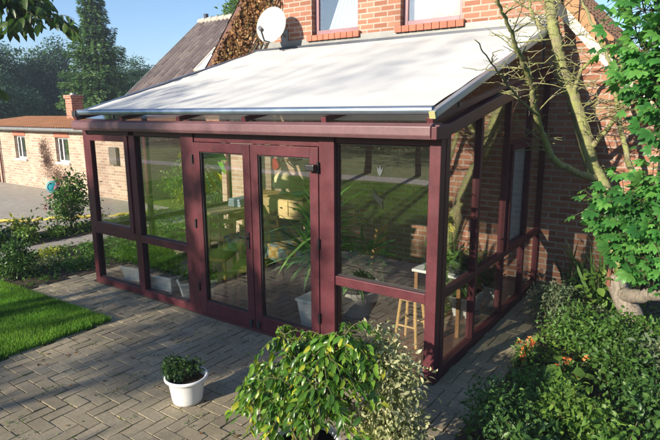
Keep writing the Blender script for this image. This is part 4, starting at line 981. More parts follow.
roundpot('potted_flower', (-.22, 2.15, FL), .12, .26, 'white round pot with pale flowers low in the side glass', M_whiteplastic, F_grey, 32, [(-.22, 2.15, .36, .13, .13, .12)], 220, .05, .5)
# rainbow windmill hanging behind the post
fan = thing('rainbow_windmill', 'rainbow paper windmill hanging beside the left door', 'windmill', (-3.02, .22, 1.66))
def mkfan():
    c = Vector((-3.06, .20, 1.80)); n = 16; cols = [M_fan[i] for i in (4, 2, 7, 7, 1, 0, 6, 5, 5, 4, 4, 5, 5, 5, 5, 4)]
    for k in range(n):
        a0, a1 = 2*math.pi*k/n, 2*math.pi*(k+.92)/n; mb = MB(); r = .39
        q = [c, c+Vector((math.cos(a0)*r, .05, math.sin(a0)*r)), c+Vector((math.cos(a1)*r, -.02, math.sin(a1)*r))]
        mb.add(q+[p+Vector((0, .003, 0)) for p in q], [(0,1,2),(5,4,3),(0,3,4,1),(1,4,5,2),(2,5,3,0)]); mb.build('vane', cols[k], fan)
    part('hub', M_fan[5], lambda m: m.tube([c+Vector((0, -.03, 0)), c+Vector((0, .02, 0))], .03, 12), fan, 0)
    part('cord', M_black, lambda m: m.tube([c, (c.x, c.y, H-.02)], .004, 5), fan, 0)
mkfan()
# yellow sunflower decoration behind the side glass
sf = thing('paper_sunflowers', 'yellow artificial sunflowers on a green garland behind the first side pane', 'decoration', (-.25, .55, .8))
foliage('garland', [(-.22, .55, 1.25, .07, .07, .5), (-.22, .58, .95, .10, .10, .3)], 520, .09, .5, F_mid, sf, 61, shell=.1)
foliage('flower', [(-.19, .5, 1.42, .05, .05, .06)], 60, .08, .5, F_yellow, sf, 62, shell=.1); foliage('flower', [(-.19, .58, 1.30, .05, .05, .05)], 50, .07, .5, F_yellow, sf, 63, shell=.1)

def shrub(name, label, c, r, n, size, mat, seed, width=.5, cat='shrub', group=None, nblob=9, sub=.5, tpl=T_LEAF, droop=.2, clump=5, stems=14, extra=None):
    t = thing(name, label, cat, (c[0], c[1], 0), group)
    bl = rnd_blobs((c[0], c[1], max(c[2], r[2]*.9)), r, nblob, seed, sub)
    foliage('foliage', bl, n, size, width, mat, t, seed, tpl, droop, .3, clump=clump, zmin=.01)
    mb = MB(); rr = random.Random(seed)
    for i in range(stems):
        b = bl[i % len(bl)]; s0 = Vector((c[0]+rr.uniform(-.25, .25)*r[0], c[1]+rr.uniform(-.25, .25)*r[1], -.01)); e = Vector((b[0], b[1], b[2]+b[5]*.6))
        mb.tube([s0, s0.lerp(e, .5)+Vector((rr.uniform(-.05, .05), rr.uniform(-.05, .05), .05)), e], [.010*max(.5, r[2]), .007*max(.5, r[2]), .003], 5)
    mb.build('stem', M_stem, t, fix=False)
    if extra:
        fm, fn, fs, nm = extra; rg = np.random.default_rng(seed+9)
        cs, _ = blob_points([(b[0], b[1], b[2]+b[5]*.35, b[3], b[4], b[5]) for b in bl], fn, rg, .8)
        for q in cs: foliage(nm, [(q[0], q[1], max(.05, q[2]), fs*.6, fs*.6, fs*.4)], 16, fs, .5, fm, t, seed+int(abs(q[0])*1000) % 97, shell=.2, droop=-.2)
    return t

# ------------------------------------------------------------ potted plants on the patio
def bucket():
    x, y = -1.56, -1.38; t = thing('potted_plant', 'white plastic bucket pot with a small dark green plant on the patio', 'potted plant', (x, y, 0))
    MB().lathe([(.105, .003), (.118, .008), (.124, .03), (.148, .20), (.150, .205), (.172, .206), (.178, .214), (.177, .228), (.168, .235), (.156, .228), (.146, .18), (.14, .17)], (x, y, 0), 40).build('pot', M_bucket, t, smooth=True)
    MB().lathe([(.143, .178), (.143, .185)], (x, y, 0), 24).build('soil', M_potsoil, t)
    foliage('foliage', [(x-.07, y-.03, .27, .13, .13, .09), (x-.14, y-.02, .29, .09, .09, .08), (x-.01, y+.06, .28, .12, .09, .07)], 1300, .03, .55, F_dark, t, 41, T_OVAL, .1, .1, up=.4)
    mb = MB(); r = random.Random(4)
    for i in range(18):
        a = r.uniform(0, 6.28); mb.tube([(x-.05+.03*math.cos(a), y+.03*math.sin(a), .18), (x-.06+.10*math.cos(a), y+.02+.09*math.sin(a), .20+r.random()*.12)], .0025, 5)
    mb.build('stem', M_stem, t, fix=False)
bucket()
def ficus():
    x, y = -.14, -1.60; t = thing('weeping_fig', 'large glossy weeping fig in a pot with yellowing leaves, front centre of the patio', 'potted plant', (x, y, 0))
    MB().lathe([(.15, .003), (.155, .01), (.20, .27), (.215, .272), (.22, .30), (.20, .305), (.185, .27)], (x, y, 0), 36).build('pot', M_whiteplastic, t, smooth=False)
    MB().lathe([(.188, .262), (.188, .27)], (x, y, 0), 24).build('soil', M_potsoil, t)
    r = random.Random(8); rg = np.random.default_rng(8); mb = MB(); P = []; Dd = []
    tips0 = [(-.46, -1.50, .95), (-.56, -1.55, .70), (-.38, -1.45, .90), (-.22, -1.5, .72), (-.02, -1.45, 1.0), (.08, -1.5, 1.06), (.02, -1.62, .90), (.20, -1.55, 1.08), (.30, -1.5, .94), (.36, -1.62, .80), (-.32, -1.78, .62), (-.12, -1.80, .75), (.12, -1.82, .82), (-.45, -1.70, .50), (.30, -1.75, .66), (-.05, -1.3, .80), (.2, -1.35, .80), (-.62, -1.62, .50), (-.25, -1.35, .66)]
    tips = [(a if a < .08 else .08+(a-.08)*.45, b_, c_) for a, b_, c_ in tips0]
    for k, tp in enumerate(tips):
        tp = Vector(tp)+Vector((0, .02, .0)); b = Vector((x+r.uniform(-.05, .05), y+r.uniform(-.05, .05), .27)); mid = b.lerp(tp, .55)+Vector((0, 0, .16)); pts = curve_pts([b, mid, tp], 6, .008, k)
        mb.tube(pts, lin(.011, .004, len(pts)), 6)
        for q in range(12):    # weeping twigs off the branch
            f = r.uniform(.45, 1.); s0 = pts[int(f*(len(pts)-1))]; a = r.uniform(0, 6.28); ln = r.uniform(.10, .24)
            e = s0+Vector((math.cos(a)*ln*.75, math.sin(a)*ln*.75, r.uniform(-.12, .07))); e2 = e+Vector((math.cos(a)*.07, math.sin(a)*.07, -.10))
            tw = curve_pts([s0, s0.lerp(e, .5)+Vector((0, 0, .03)), e, e2], 3, 0, k*9+q); mb.tube(tw, lin(.004, .0015, len(tw)), 4)
            for i, pt in enumerate(tw[1:]):
                for z in range(2):
                    aa = a+(.9 if (i+z) % 2 else -.9)+r.uniform(-.4, .4); P.append(pt+Vector((r.uniform(-.012, .012),)*3)); Dd.append((math.cos(aa)*.75, math.sin(aa)*.75, r.uniform(-1.1, -.15)))
    P = np.array([tuple(p) for p in P]); Dd = np.array(Dd); n = len(P)
    Nn = rg.normal(size=(n, 3))*.45; Nn[:, 2] += .8; Nn += Dd*[.3, .3, 0]
    leaf_mesh('foliage', P, Dd, Nn, .058, .50, T_OVAL, F_ficus, t, 12)
    mb.build('stem', M_stem, t, fix=False)
ficus()
def varieg():
    x, y = .31, -1.36; t = thing('variegated_shrub', 'cream and green variegated shrub in a pot beside the corner post', 'potted plant', (x, y, 0))
    MB().lathe([(.12, .003), (.125, .01), (.15, .22), (.165, .222), (.165, .245), (.15, .245), (.14, .21)], (x, y, 0), 30).build('pot', M_terra, t)
    MB().lathe([(.142, .205), (.142, .212)], (x, y, 0), 24).build('soil', M_potsoil, t)
    bl = [(x-.10, y+.06, .93, .12, .12, .14), (x-.02, y+.02, .84, .14, .13, .17), (x+.06, y+.06, .72, .14, .14, .18), (x+.02, y-.05, .58, .16, .16, .2), (x+.12, y, .46, .12, .13, .22), (x-.06, y-.06, .46, .15, .14, .2), (x+.06, y-.02, .3, .17, .16, .2)]
    foliage('foliage', bl, 5200, .036, .48, F_varie, t, 43, T_OVAL, .5, .25, clump=6)
    mb = MB(); r = random.Random(5)
    for i in range(26):
        b = random.Random(i).choice(bl); mb.tube(curve_pts([(x, y, .2), (x+(b[0]-x)*.5+r.uniform(-.04, .04), y+(b[1]-y)*.5+r.uniform(-.04, .04), .25+b[2]*.3), (b[0]+r.uniform(-.1, .1), b[1]+r.uniform(-.1, .1), b[2]+r.uniform(-.05, .16))], 4), lin(.007, .002, 9), 5)
    mb.build('stem', M_twig, t, fix=False)
    # thin bare stalks sticking out of the top
varieg()

sheet('lawn', -10.45, 4.5, HL, 6.75, -.004, M_lawn)
for i, (x, y, r_, h_, m, lab) in enumerate(((-9.6, 5.2, .55, .55, F_light, 'light green shrub past the end of the outbuilding, seen through the glass'), (-8.4, 5.4, .6, .7, F_mid, 'tall green shrub in the nook beside the house corner'), (-7.2, 5.0, .55, .6, F_light, 'light shrub in the nook near the house corner'), (-8.8, 4.9, .4, .35, F_yel, 'yellowish low shrub in the nook'), (-10.0, 6.2, .5, .8, F_mid, 'green shrub against the outbuilding end wall'))):
    shrub('nook_shrub', lab, (x, y, h_*.8), (r_, r_, h_), 1800, .07, m, 280+i, .5, 'shrub', 'shrubs in the nook', 9)

# ------------------------------------------------------------ trees
def tree(name, label, base, h, crown, mat, n, size, seed, group=None, trunk_r=.16, nb=10, width=.5, blobs=None, sub=.42, nblob=16, clump=8, droop=.3, mbark=None, shell=.45):
    """crown: (cx,cy,cz,rx,ry,rz)"""
    t = thing(name, label, 'tree', base, group); r = random.Random(seed); b = Vector(base)
    bl = blobs or rnd_blobs(crown[:3], crown[3:], nblob, seed, sub)
    mb = MB(); top = Vector((crown[0], crown[1], crown[2]+crown[5]*.55))
    pts = curve_pts([b, b.lerp(top, .35)+Vector((r.uniform(-.15, .15), r.uniform(-.15, .15), 0)), b.lerp(top, .7)+Vector((r.uniform(-.2, .2), r.uniform(-.2, .2), 0)), top], 5, .02, seed)
    mb.tube(pts, lin(trunk_r, trunk_r*.15, len(pts)), 10)
    for k in range(nb):
        q = bl[k % len(bl)]; f = r.uniform(.35, .8); s0 = pts[int(f*(len(pts)-1))]; e = Vector(q[:3])
        pp = curve_pts([s0, s0.lerp(e, .5)+Vector((0, 0, -.05*h*.1)), e], 4, .03, seed+k); mb.tube(pp, lin(trunk_r*.38*(1.1-f), .012, len(pp)), 6)
    mb.build('trunk', mbark or M_bark, t, fix=False)
    foliage('crown', bl, n, size, width, mat, t, seed+3, droop=droop, clump=clump, shell=shell, sun_gaps=(group == 'garden trees on the lawn'))
    return t
def spruce():
    x, y, h = -26.5, 13.6, 9.6; t = thing('spruce_tree', 'tall conical dark green spruce rising behind the chimney', 'tree', (x, y, 0))
    MB().tube([(x, y, 0), (x, y, h*.5), (x, y, h)], [.22, .12, .015], 8).build('trunk', M_bark, t)
    rg = np.random.default_rng(3); r = random.Random(3); P = []; Dd = []; rn = []; mb = MB()
    z = .5
    while z < h-.15:
        f = z/h; R0 = 2.75*(1-f)**.92*r.uniform(.75, 1.2)+.14; nbr = max(5, int(13*(1-f)+5)); a0 = r.random()*6.28
        for k in range(nbr):
            a = a0+6.283*k/nbr+r.uniform(-.25, .25); ln = R0*r.uniform(.65, 1.15); tone = r.random()
            d = Vector((math.cos(a), math.sin(a), 0)); pts = []
            for s in range(7):
                u = s/6; pts.append(Vector((x, y, z))+d*ln*u+Vector((0, 0, -.42*ln*u+.34*ln*u*u*.9)))
            mb.tube(pts, lin(.022, .006, 7), 4)
            m = int(36+ln*80)
            for q in range(m):
                u = r.random()**.7; i = min(5, int(u*6)); p = pts[i].lerp(pts[i+1], u*6-i); w_ = (.42*ln*(1-u*.75)+.05)
                off = r.uniform(-1, 1)*w_; sidev = Vector((-d.y, d.x, 0)); p = p+sidev*off*.8+Vector((0, 0, r.uniform(-.24, .10)-abs(off)*.12))
                P.append(tuple(p)); v = d*.8+sidev*(1 if off > 0 else -1)*.7+Vector((0, 0, r.uniform(-.6, .1))); Dd.append(tuple(v)); rn.append(min(1, max(0, tone*.45+u*.35+r.uniform(-.15, .25))))
        z += .22+.08*(1-f)
    mb.build('boughs', M_bark, t, fix=False)
    P = np.array(P); Dd = np.array(Dd); Nn = rg.normal(size=P.shape)*.4; Nn[:, 2] += 1
    leaf_mesh('crown', P, Dd, Nn, .19, .36, T_LEAF, F_spruce, t, 5, np.array(rn))
spruce()
far_g = 'trees beyond the outbuilding'
tree('deciduous_tree', 'bluish broad tree at the far left, under the overhanging branch', (-37.5, 12.5, 0), 7.5, (-37.5, 12.5, 4.2, 3.0, 3.0, 3.6), F_far, 30400, 0.18, 101, far_g, sub=.38, nblob=22)
tree('deciduous_tree', 'bluish rounded tree just left of the spruce', (-38, 17.0, 0), 7.2, (-38, 17.0, 3.9, 3.0, 3.0, 3.5), F_far, 30400, 0.18, 102, far_g, sub=.38, nblob=22)
tree('deciduous_tree', 'dark low tree in the gap behind the chimney, left of the spruce trunk', (-33.5, 11.2, 0), 5, (-33.5, 11.2, 2.7, 2.6, 2.6, 2.6), F_far, 17100, 0.18, 103, far_g, nblob=16)
tree('deciduous_tree', 'green tree between the spruce and the dark roof', (-35.5, 22.3, 0), 6.8, (-35.5, 22.3, 3.7, 3.2, 3.0, 3.0), F_far, 26600, 0.18, 104, far_g, nblob=20)
tree('deciduous_tree', 'green tree touching the left edge of the dark roof', (-33.5, 26.5, 0), 7.2, (-33.5, 26.5, 3.9, 3.4, 3.0, 3.3), F_garden, 12000, .26, 105, far_g, nblob=18)
tree('deciduous_tree', 'tree top peeping over the dark roof ridge beside the gable', (-19.8, 18.0, 0), 9.0, (-19.8, 18.0, 7.3, 1.0, 1.0, 1.6), F_light, 3000, .2, 106, far_g)
tree('deciduous_tree', 'low dark tree filling the far left edge', (-42, 10.5, 0), 7, (-42, 10.5, 3.6, 3.5, 3.2, 3.6), F_far, 17100, 0.21, 107, far_g)
# garden trees on the lawn: their shade dapples the patio and the front; they also show in the glass
gd = 'garden trees on the lawn'
tree('apple_tree', 'low apple tree with a narrow crown on the lawn', (-4.9, -13.5, 0), 4.8, (-4.9, -13.4, 3.75, 1.45, 1.2, 1.3), F_garden, 9500, .085, 111, gd, .10, 12, sub=.33, nblob=15)
tree('apple_tree', 'low apple tree with a wide crown on the lawn', (-6.9, -13.6, 0), 4.8, (-6.85, -13.5, 3.5, 1.7, 1.4, 1.3), F_garden, 9500, .085, 112, gd, .11, 12, sub=.34, nblob=14)
tree('walnut_tree', 'tall walnut tree on the lawn', (-8.9, -13.4, 0), 8, (-7.95, -13.3, 6.15, 1.75, 1.8, 2.0), F_garden, 17000, .10, 113, gd, .15, 14)
tree('walnut_tree', 'smaller walnut tree on the lawn', (-6.3, -15.4, 0), 8, (-6.4, -15.2, 6.6, 1.25, 1.2, 1.3), F_garden, 8000, .10, 114, gd, .10, 12, sub=.36)

tree('birch_tree', 'tall thin birch far down the lawn', (-8.9, -23.0, 0), 14, (-8.7, -22.7, 12.0, 2.4, 2.2, 2.3), F_garden, 1700, .065, 115, gd, .06, 6, sub=.36)
for i, (x, y, h_) in enumerate(((1.5, -15, 8), (5.5, -13, 7.5), (9.5, -10, 8), (12, -5, 7))):  # added out of view to keep skylight off the shaded front
    tree('sky_block_tree', 'broad leafy tree right of the lawn, added out of view to block skylight', (x, y, 0), h_, (x, y, h_*.5, 2.6, 2.4, h_*.48), F_garden, 5000, .22, 401+i, 'added trees right of the lawn', .2)
# tree whose branch hangs into the top left of the picture
def overhang():
    t = thing('cherry_tree', 'leafy branch of a cherry tree hanging into the top left corner', 'tree', (-9.8, -3.1, 0)); b = Vector((-9.8, -3.1, 0)); r = random.Random(21)
    mb = MB(); mb.tube(curve_pts([b, b+Vector((.1, .1, 1.5)), b+Vector((.2, .2, 3)), b+Vector((.3, .5, 4.6))], 5, .02), lin(.17, .06, 16), 10)
    limbs = [[(-9.6, -2.9, 2.8), (-8.4, -1.8, 3.8), (-7.0, -.75, 3.95), (-5.75, .05, 3.58)], [(-9.6, -2.8, 3.3), (-8.2, -1.4, 4.35), (-7.1, -.4, 4.3), (-6.2, .18, 3.92)], [(-9.7, -3.0, 2.3), (-8.9, -1.6, 2.9), (-8.1, -.75, 3.0), (-7.4, -.26, 2.80)], [(-9.6, -2.9, 3.5), (-9.6, -3.9, 4.3), (-9.8, -4.7, 4.7)], [(-9.5, -2.8, 3.7), (-10.6, -2.3, 4.4), (-11.4, -1.9, 4.7)]]
    P = []; Dd = []
    for li, lm in enumerate(limbs):
        pts = curve_pts(lm, 8, .015, li); mb.tube(pts, lin(.05, .008, len(pts)), 7)
        for k in range(80 if li < 3 else 30):
            s0 = pts[r.randrange(int(len(pts)*.35), len(pts))]; a = r.uniform(0, 6.28); ln = r.uniform(.2, .58)
            e = s0+Vector((math.cos(a)*ln, math.sin(a)*ln, r.uniform(-.30, .16))); tw = curve_pts([s0, s0.lerp(e, .5)+Vector((0, 0, .05)), e], 4, .005, k); mb.tube(tw, lin(.006, .002, len(tw)), 4)
            for i, pt in enumerate(tw[2:]):
                P.append(tuple(pt)); aa = a+(1 if i % 2 else -1)*.7+r.uniform(-.4, .4); Dd.append((math.cos(aa)*.6, math.sin(aa)*.6, r.uniform(-1.3, -.3)))
    mb.build('trunk', M_bark, t, fix=False)
    P = np.array(P); Dd = np.array(Dd); rg = np.random.default_rng(9); Nn = rg.normal(size=P.shape)*.6; Nn[:, 2] += .5
    leaf_mesh('crown', P, Dd, Nn, .20, .42, T_OVAL, F_branch, t, 14)
overhang()

# mossy bare tree leaning on the gable wall
def bare():
    t = thing('bare_mossy_tree', 'leafless tree with mossy green trunk against the brick wall beside the conservatory', 'tree', (1.12, 2.85, 0)); r = random.Random(5)
    made = {}
    def limb(name, pts, r0, r1, seed, mat=M_moss, sub=9, wob=.009, n=12):
        q = curve_pts(pts, sub, wob, seed); mb = MB(); mb.tube(q, lin(r0, r1, len(q)), n, rough=.11); made[seed] = (name, mb, mat); return q
    tr = limb('trunk', [(1.12, 2.85, -.05), (1.0, 2.88, .70), (.76, 2.9, 1.45), (.60, 2.9, 1.75), (.42, 2.9, 2.32), (.22, 2.9, 2.78), (.10, 2.88, 3.2), (.02, 2.86, 3.6), (-.05, 2.84, 4.3)], .098, .052, 1)
    L1 = limb('branch', [(.70, 2.88, 1.54), (.52, 2.50, 1.66), (.38, 2.14, 1.80), (.31, 1.93, 2.04), (.30, 1.51, 2.34), (.30, 1.27, 2.61), (.29, .93, 2.82), (.28, .66, 3.0), (.27, .31, 3.2)], .042, .012, 2)
    L2 = limb('branch', [(.56, 2.9, 1.85), (.72, 2.84, 2.06), (.86, 2.8, 2.28), (1.02, 2.76, 2.44), (1.3, 2.7, 2.7)], .034, .010, 3)
    L3 = limb('branch', [(.36, 2.88, 2.45), (.42, 2.82, 2.75), (.60, 2.78, 2.95), (.72, 2.75, 3.02)], .028, .008, 4)
    L4 = limb('branch', [(1.08, 2.8, 1.6), (.98, 2.8, 1.85), (.86, 2.8, 2.3), (.72, 2.8, 2.85), (.50, 2.8, 3.3), (.3, 2.8, 3.7)], .035, .010, 5)
    L5 = limb('branch', [(.305, 1.55, 2.30), (.30, .99, 2.43), (.30, .41, 2.62), (.30, -.17, 2.83)], .012, .004, 6, M_twig)
    L6 = limb('branch', [(.0, 2.88, 3.25), (-.15, 2.8, 3.45), (-.2, 2.75, 3.8)], .03, .01, 7)
    def twigs(src, n, ln, seed, lo=.3, depth=0, mb=None):
        mb = mb or made[seed-10][1]
        rr = random.Random(seed)
        for k in range(n):
            s0 = src[rr.randrange(int(len(src)*lo), len(src))]; a = rr.uniform(0, 6.28); l_ = ln*rr.uniform(.5, 1.2)
            d = Vector((math.cos(a), math.sin(a)*.35-.25, rr.uniform(-.2, .9))).normalized()
            e = s0+d*l_; q = curve_pts([s0, s0.lerp(e, .5)+Vector((rr.uniform(-1,1), rr.uniform(-1,1), rr.uniform(-.3,1)))*l_*.06, e], 4, .004, seed+k)
            mb.tube(q, lin(.0075 if depth == 0 else .0045, .0022, len(q)), 5)
            if depth < 1: twigs(q, 3, ln*.55, seed*31+k, .2, depth+1, mb)
    twigs(tr, 26, .42, 11, .45); twigs(L1, 22, .38, 12); twigs(L2, 16, .38, 13); twigs(L3, 9, .35, 14, .1); twigs(L4, 12, .34, 15); twigs(L5, 6, .22, 16); twigs(L6, 8, .4, 17)
    for nm, mb, mt in made.values(): mb.build(nm, mt, t, fix=False, smooth=True)
    # small spurs and moss tufts along the trunk
    rg = np.random.default_rng(2); P = []; Dd = []
    for src, rad in ((tr, .085), (L1, .04)):
        for k in range(420):
            p = src[rg.integers(2, len(src)-1)]; v = unit(rg.normal(size=3)); P.append(np.array(p)+v*rad*np.array((1, 1, .9))+np.array((0, 0, rg.uniform(-.05, .05)))); Dd.append(v)
    P = np.array(P); Dd = np.array(Dd); leaf_mesh('moss', P, Dd, rg.normal(size=P.shape), .014, .9, T_LEAF, F_yel, t, 4)
bare()
# stump and logs
def logs():
    t = thing('broken_trunk', 'broken reddish tree stump with a torn end among the logs', 'tree stump', (1.2, 2.2, 0))
    q = curve_pts([(1.36, 1.98, -.05), (1.28, 2.08, .22), (1.10, 2.22, .46), (1.04, 2.25, .60)], 5, .01, 3); mb = MB(); mb.tube(q, lin(.12, .085, len(q)), 12); mb.build('stump', M_weather, t, fix=False, smooth=True)
    mb = MB(); r = random.Random(3)
    for k in range(26):
        a = r.uniform(0, 6.28); rr = r.uniform(.02, .085); c = Vector((1.04+rr*math.cos(a), 2.22+rr*math.sin(a)*.8, .58)); mb.tube([c-Vector((0, 0, .08)), c+Vector((r.uniform(-.04, .02), r.uniform(-.05, .02), r.uniform(.03, .12)))], [.022, .004], 5)
    mb.build('torn_end', M_rot, t, fix=False)
    q = curve_pts([(1.10, 2.20, .40), (1.35, 1.95, .52), (1.65, 1.75, .70), (2.0, 1.5, .92)], 5, .012, 5); mb = MB(); mb.tube(q, lin(.075, .06, len(q)), 12)
    tag(mb.build('fallen_log', M_weather, smooth=True, fix=False), 'grey weathered log leaning on the broken stump at the right edge', 'log')
logs()

# bright lobed-leaf branches on the right
def lobed(name, label, base, tips, seed, nper, size, group=None, spread=.28):
    t = thing(name, label, 'tree', base, group); r = random.Random(seed); b = Vector(base); mb = MB(); P = []; Dd = []
    for k, tp in enumerate(tips):
        tp = Vector(tp); pts = curve_pts([b+Vector((r.uniform(-.06, .06), r.uniform(-.06, .06), 0)), b.lerp(tp, .5)+Vector((r.uniform(-.1, .1), r.uniform(-.1, .1), .18)), tp], 8, .01, seed+k); mb.tube(pts, lin(.028, .005, len(pts)), 6)
        for q in range(nper):
            s0 = pts[r.randrange(int(len(pts)*.72), len(pts))] if q % 5 else tp; a = r.uniform(0, 6.28); ln = spread*r.uniform(.25, 1.15)
            e = s0+Vector((math.cos(a)*ln, math.sin(a)*ln, r.uniform(-.25, .30)*spread*2.2)); mb.tube([s0, s0.lerp(e, .5)+Vector((0, 0, .02)), e], [.004, .003, .002], 4)
            P.append(tuple(e)); Dd.append((math.cos(a)*.9-.15, math.sin(a)*.9-.2, r.uniform(-.75, .15)))
    mb.build('trunk', M_stem, t, fix=False)
    P = np.array(P); Dd = np.array(Dd); rg = np.random.default_rng(seed); Nn = rg.normal(size=P.shape)*.5; Nn[:, 2] += .9; Nn[:, 1] -= .4
    leaf_mesh('crown', P, Dd, Nn, size, 1.0, T_PALM, F_big, t, seed)
lobed('lobed_leaf_tree', 'bright green lobed leaves hanging over the brick gable, upper right', (2.3, 1.3, 0), [(1.22, 1.45, 3.15), (1.12, 1.5, 2.95), (1.35, 1.4, 2.9), (1.12, 1.55, 2.72), (1.30, 1.45, 2.66), (1.45, 1.35, 2.62), (1.5, 1.3, 3.2), (1.08, 1.6, 3.35), (1.5, 1.4, 2.75)], 51, 80, .10, spread=.30)
lobed('lobed_leaf_shrub', 'bright green lobed leaf shrub above the logs at the right edge', (1.75, 2.0, 0), [(1.02, 1.75, 1.36), (1.12, 1.7, 1.52), (1.28, 1.65, 1.64), (1.45, 1.6, 1.74), (1.18, 1.7, 1.30), (1.34, 1.6, 1.50), (1.45, 1.55, 1.62), (1.22, 1.65, 1.05), (1.40, 1.55, 1.18), (1.5, 1.5, 1.35), (.92, 1.8, 1.40), (1.42, 1.55, .95)], 52, 66, .095, spread=.26)

# ------------------------------------------------------------ shrubs and flowers
pg = 'plants in the left flower beds'
shrub('rhododendron', 'tall rhododendron bush with a few pink buds beside the left corner of the conservatory', (-8.5, 1.55, .62), (.48, .48, .62), 1700, .09, F_mid, 201, .42, extra=(F_pink, 9, .07, 'flower'), nblob=12)
shrub('yellow_green_plant', 'yellow green leafy plant at the foot of the rhododendron', (-8.65, .75, .2), (.28, .28, .24), 420, .09, F_yel, 202, group=pg)
shrub('dark_bush', 'rounded dark bush between the lawn and the path at the left edge', (-6.2, -.62, .30), (.25, .24, .33), 1900, .055, F_dark, 203, .4, nblob=12)
shrub('leafy_plant', 'dark leafy plant in the far bed at the left edge', (-8.75, .25, .10), (.34, .28, .13), 360, .10, F_dark, 204, group=pg)
for i, (x, y, s, m, lab) in enumerate(((-8.5, -.1, .20, F_light, 'pale green low plant in the far bed at the left edge'), (-8.4, .55, .18, F_light, 'pale green low plant in front of the yellow green plant'), (-8.35, 1.2, .17, F_light, 'light grassy plant below the rhododendron'), (-8.3, 2.0, .2, F_mid, 'mid green plant in the far bed near the corner post'), (-7.05, .35, .2, F_yel, 'yellowish low plant between path and patio'), (-6.65, .75, .22, F_mid, 'mid green plant between path and patio'), (-6.2, .7, .24, F_mid, 'bushy green plant beside the corner post'), (-6.4, .05, .16, F_grey, 'greyish low plant at the patio edge'), (-5.95, .25, .14, F_light, 'tiny light plant at the patio edge'), (-6.3, -.35, .16, F_grey, 'greyish plant beside the dark bush'), (-6.0, 1.5, .30, F_light, 'light green plant outside the left glass wall'), (-6.5, 2.2, .36, F_mid, 'green shrub outside the left glass wall'), (-6.2, 3.0, .34, F_mid, 'green shrub outside the back of the left glass wall'), (-7.0, 3.4, .3, F_light, 'light green shrub in the bed near the house corner'), (-5.9, .9, .2, F_mid, 'green plant just outside the left glass wall'))):
    k = .42 if -7.4 < x < -5.85 and y < 1.2 else .8
    shrub('bed_plant', lab, (x, y, s*.8*k), (s*1.25, s*1.2, s*k), int(220+s*900), .055, m, 210+i, .5, 'plant', pg, 6)
def ground_cover(name, x0, y0, x1, y1, n, size, mat, seed, h=.06):
    rg = np.random.default_rng(seed); C = np.stack([rg.uniform(x0, x1, n//10), rg.uniform(y0, y1, n//10), np.zeros(n//10)], 1)
    P = np.repeat(C, 10, 0)+rg.normal(size=(n//10*10, 3))*np.array((.07, .07, 0)); P[:, 2] = np.abs(rg.normal(size=len(P)))*h*.5; P[:, 0] = np.clip(P[:, 0], x0, x1)
    D_ = rg.normal(size=P.shape)*.8; D_[:, 2] = .5; Nn = rg.normal(size=P.shape)*.5; Nn[:, 2] += 1
    tag(leaf_mesh(name, P, D_, Nn, size, .5, T_OVAL, mat, None, seed), kind='stuff')
ground_cover('ground_cover', -7.4, -.7, -5.65, 4.3, 3600, .06, F_mid, 71); ground_cover('ground_cover', -9.0, -.7, -8.1, 4.3, 2200, .06, F_light, 72)
ground_cover('ground_cover', .50, -2.5, 2.6, 3.2, 7000, .06, F_light, 73, .10)
rg_ = 'plants in the right flower bed'
for i, (x, y, r_, h_, m, lab) in enumerate(((1.25, .75, .30, .26, F_mid, 'leafy mid green plant right of the orange flowers'), (1.55, .35, .32, .24, F_dark, 'dark green plant behind the pale one in the right bed'), (1.15, -.10, .28, .22, F_light, 'pale green plant in front of the round leaves'), (1.5, -.5, .34, .24, F_mid, 'green plant at the bottom right of the bed'), (1.0, -.75, .28, .22, F_dark, 'dark plant at the bottom edge right of the dark green bush'), (1.75, .95, .34, .30, F_grey, 'greyish leafy plant at the right edge below the log'), (1.6, 1.55, .3, .28, F_mid, 'green plant in front of the grey log'))):
    shrub('bed_plant', lab, (x, y, h_*.8), (r_, r_, h_), 1100, .052, m, 260+i, .55, 'plant', rg_, 9, tpl=T_OVAL)
shrub('herb_bush', 'grey green herb bush with pale tips beside the side path', (.60, 1.75, .26), (.26, .40, .30), 2600, .034, F_grey, 231, .5, group=rg_, nblob=12, tpl=T_OVAL)
shrub('leafy_bush', 'mid green bush right of the herb bush, in front of the logs', (.95, 1.45, .26), (.36, .40, .30), 2600, .042, F_mid, 232, group=rg_, nblob=12, tpl=T_OVAL)
shrub('dark_leafy_bush', 'dark green bush at the bottom edge beside the path', (.72, -.42, .16), (.27, .36, .22), 2600, .038, F_dark, 233, group=rg_, nblob=12, tpl=T_OVAL)
shrub('leafy_bush', 'light tipped green bush between the dark bush and the orange flowers', (.88, .16, .14), (.24, .28, .18), 1500, .042, F_mid, 234, group=rg_, nblob=10, tpl=T_OVAL)
shrub('low_bush', 'dense green bush on the right below the logs', (1.30, 1.35, .24), (.34, .34, .28), 2200, .045, F_mid, 235, group=rg_, nblob=10, tpl=T_OVAL)
shrub('low_bush', 'dark shaded bush at the foot of the brick wall', (.75, 2.75, .2), (.26, .3, .25), 1300, .05, F_dark, 236, group=rg_, nblob=10, tpl=T_OVAL)
shrub('low_bush', 'pale flecked bush beneath the broken stump', (1.05, 1.95, .16), (.22, .22, .2), 1000, .045, F_grey, 237, group=rg_, nblob=8, tpl=T_OVAL)
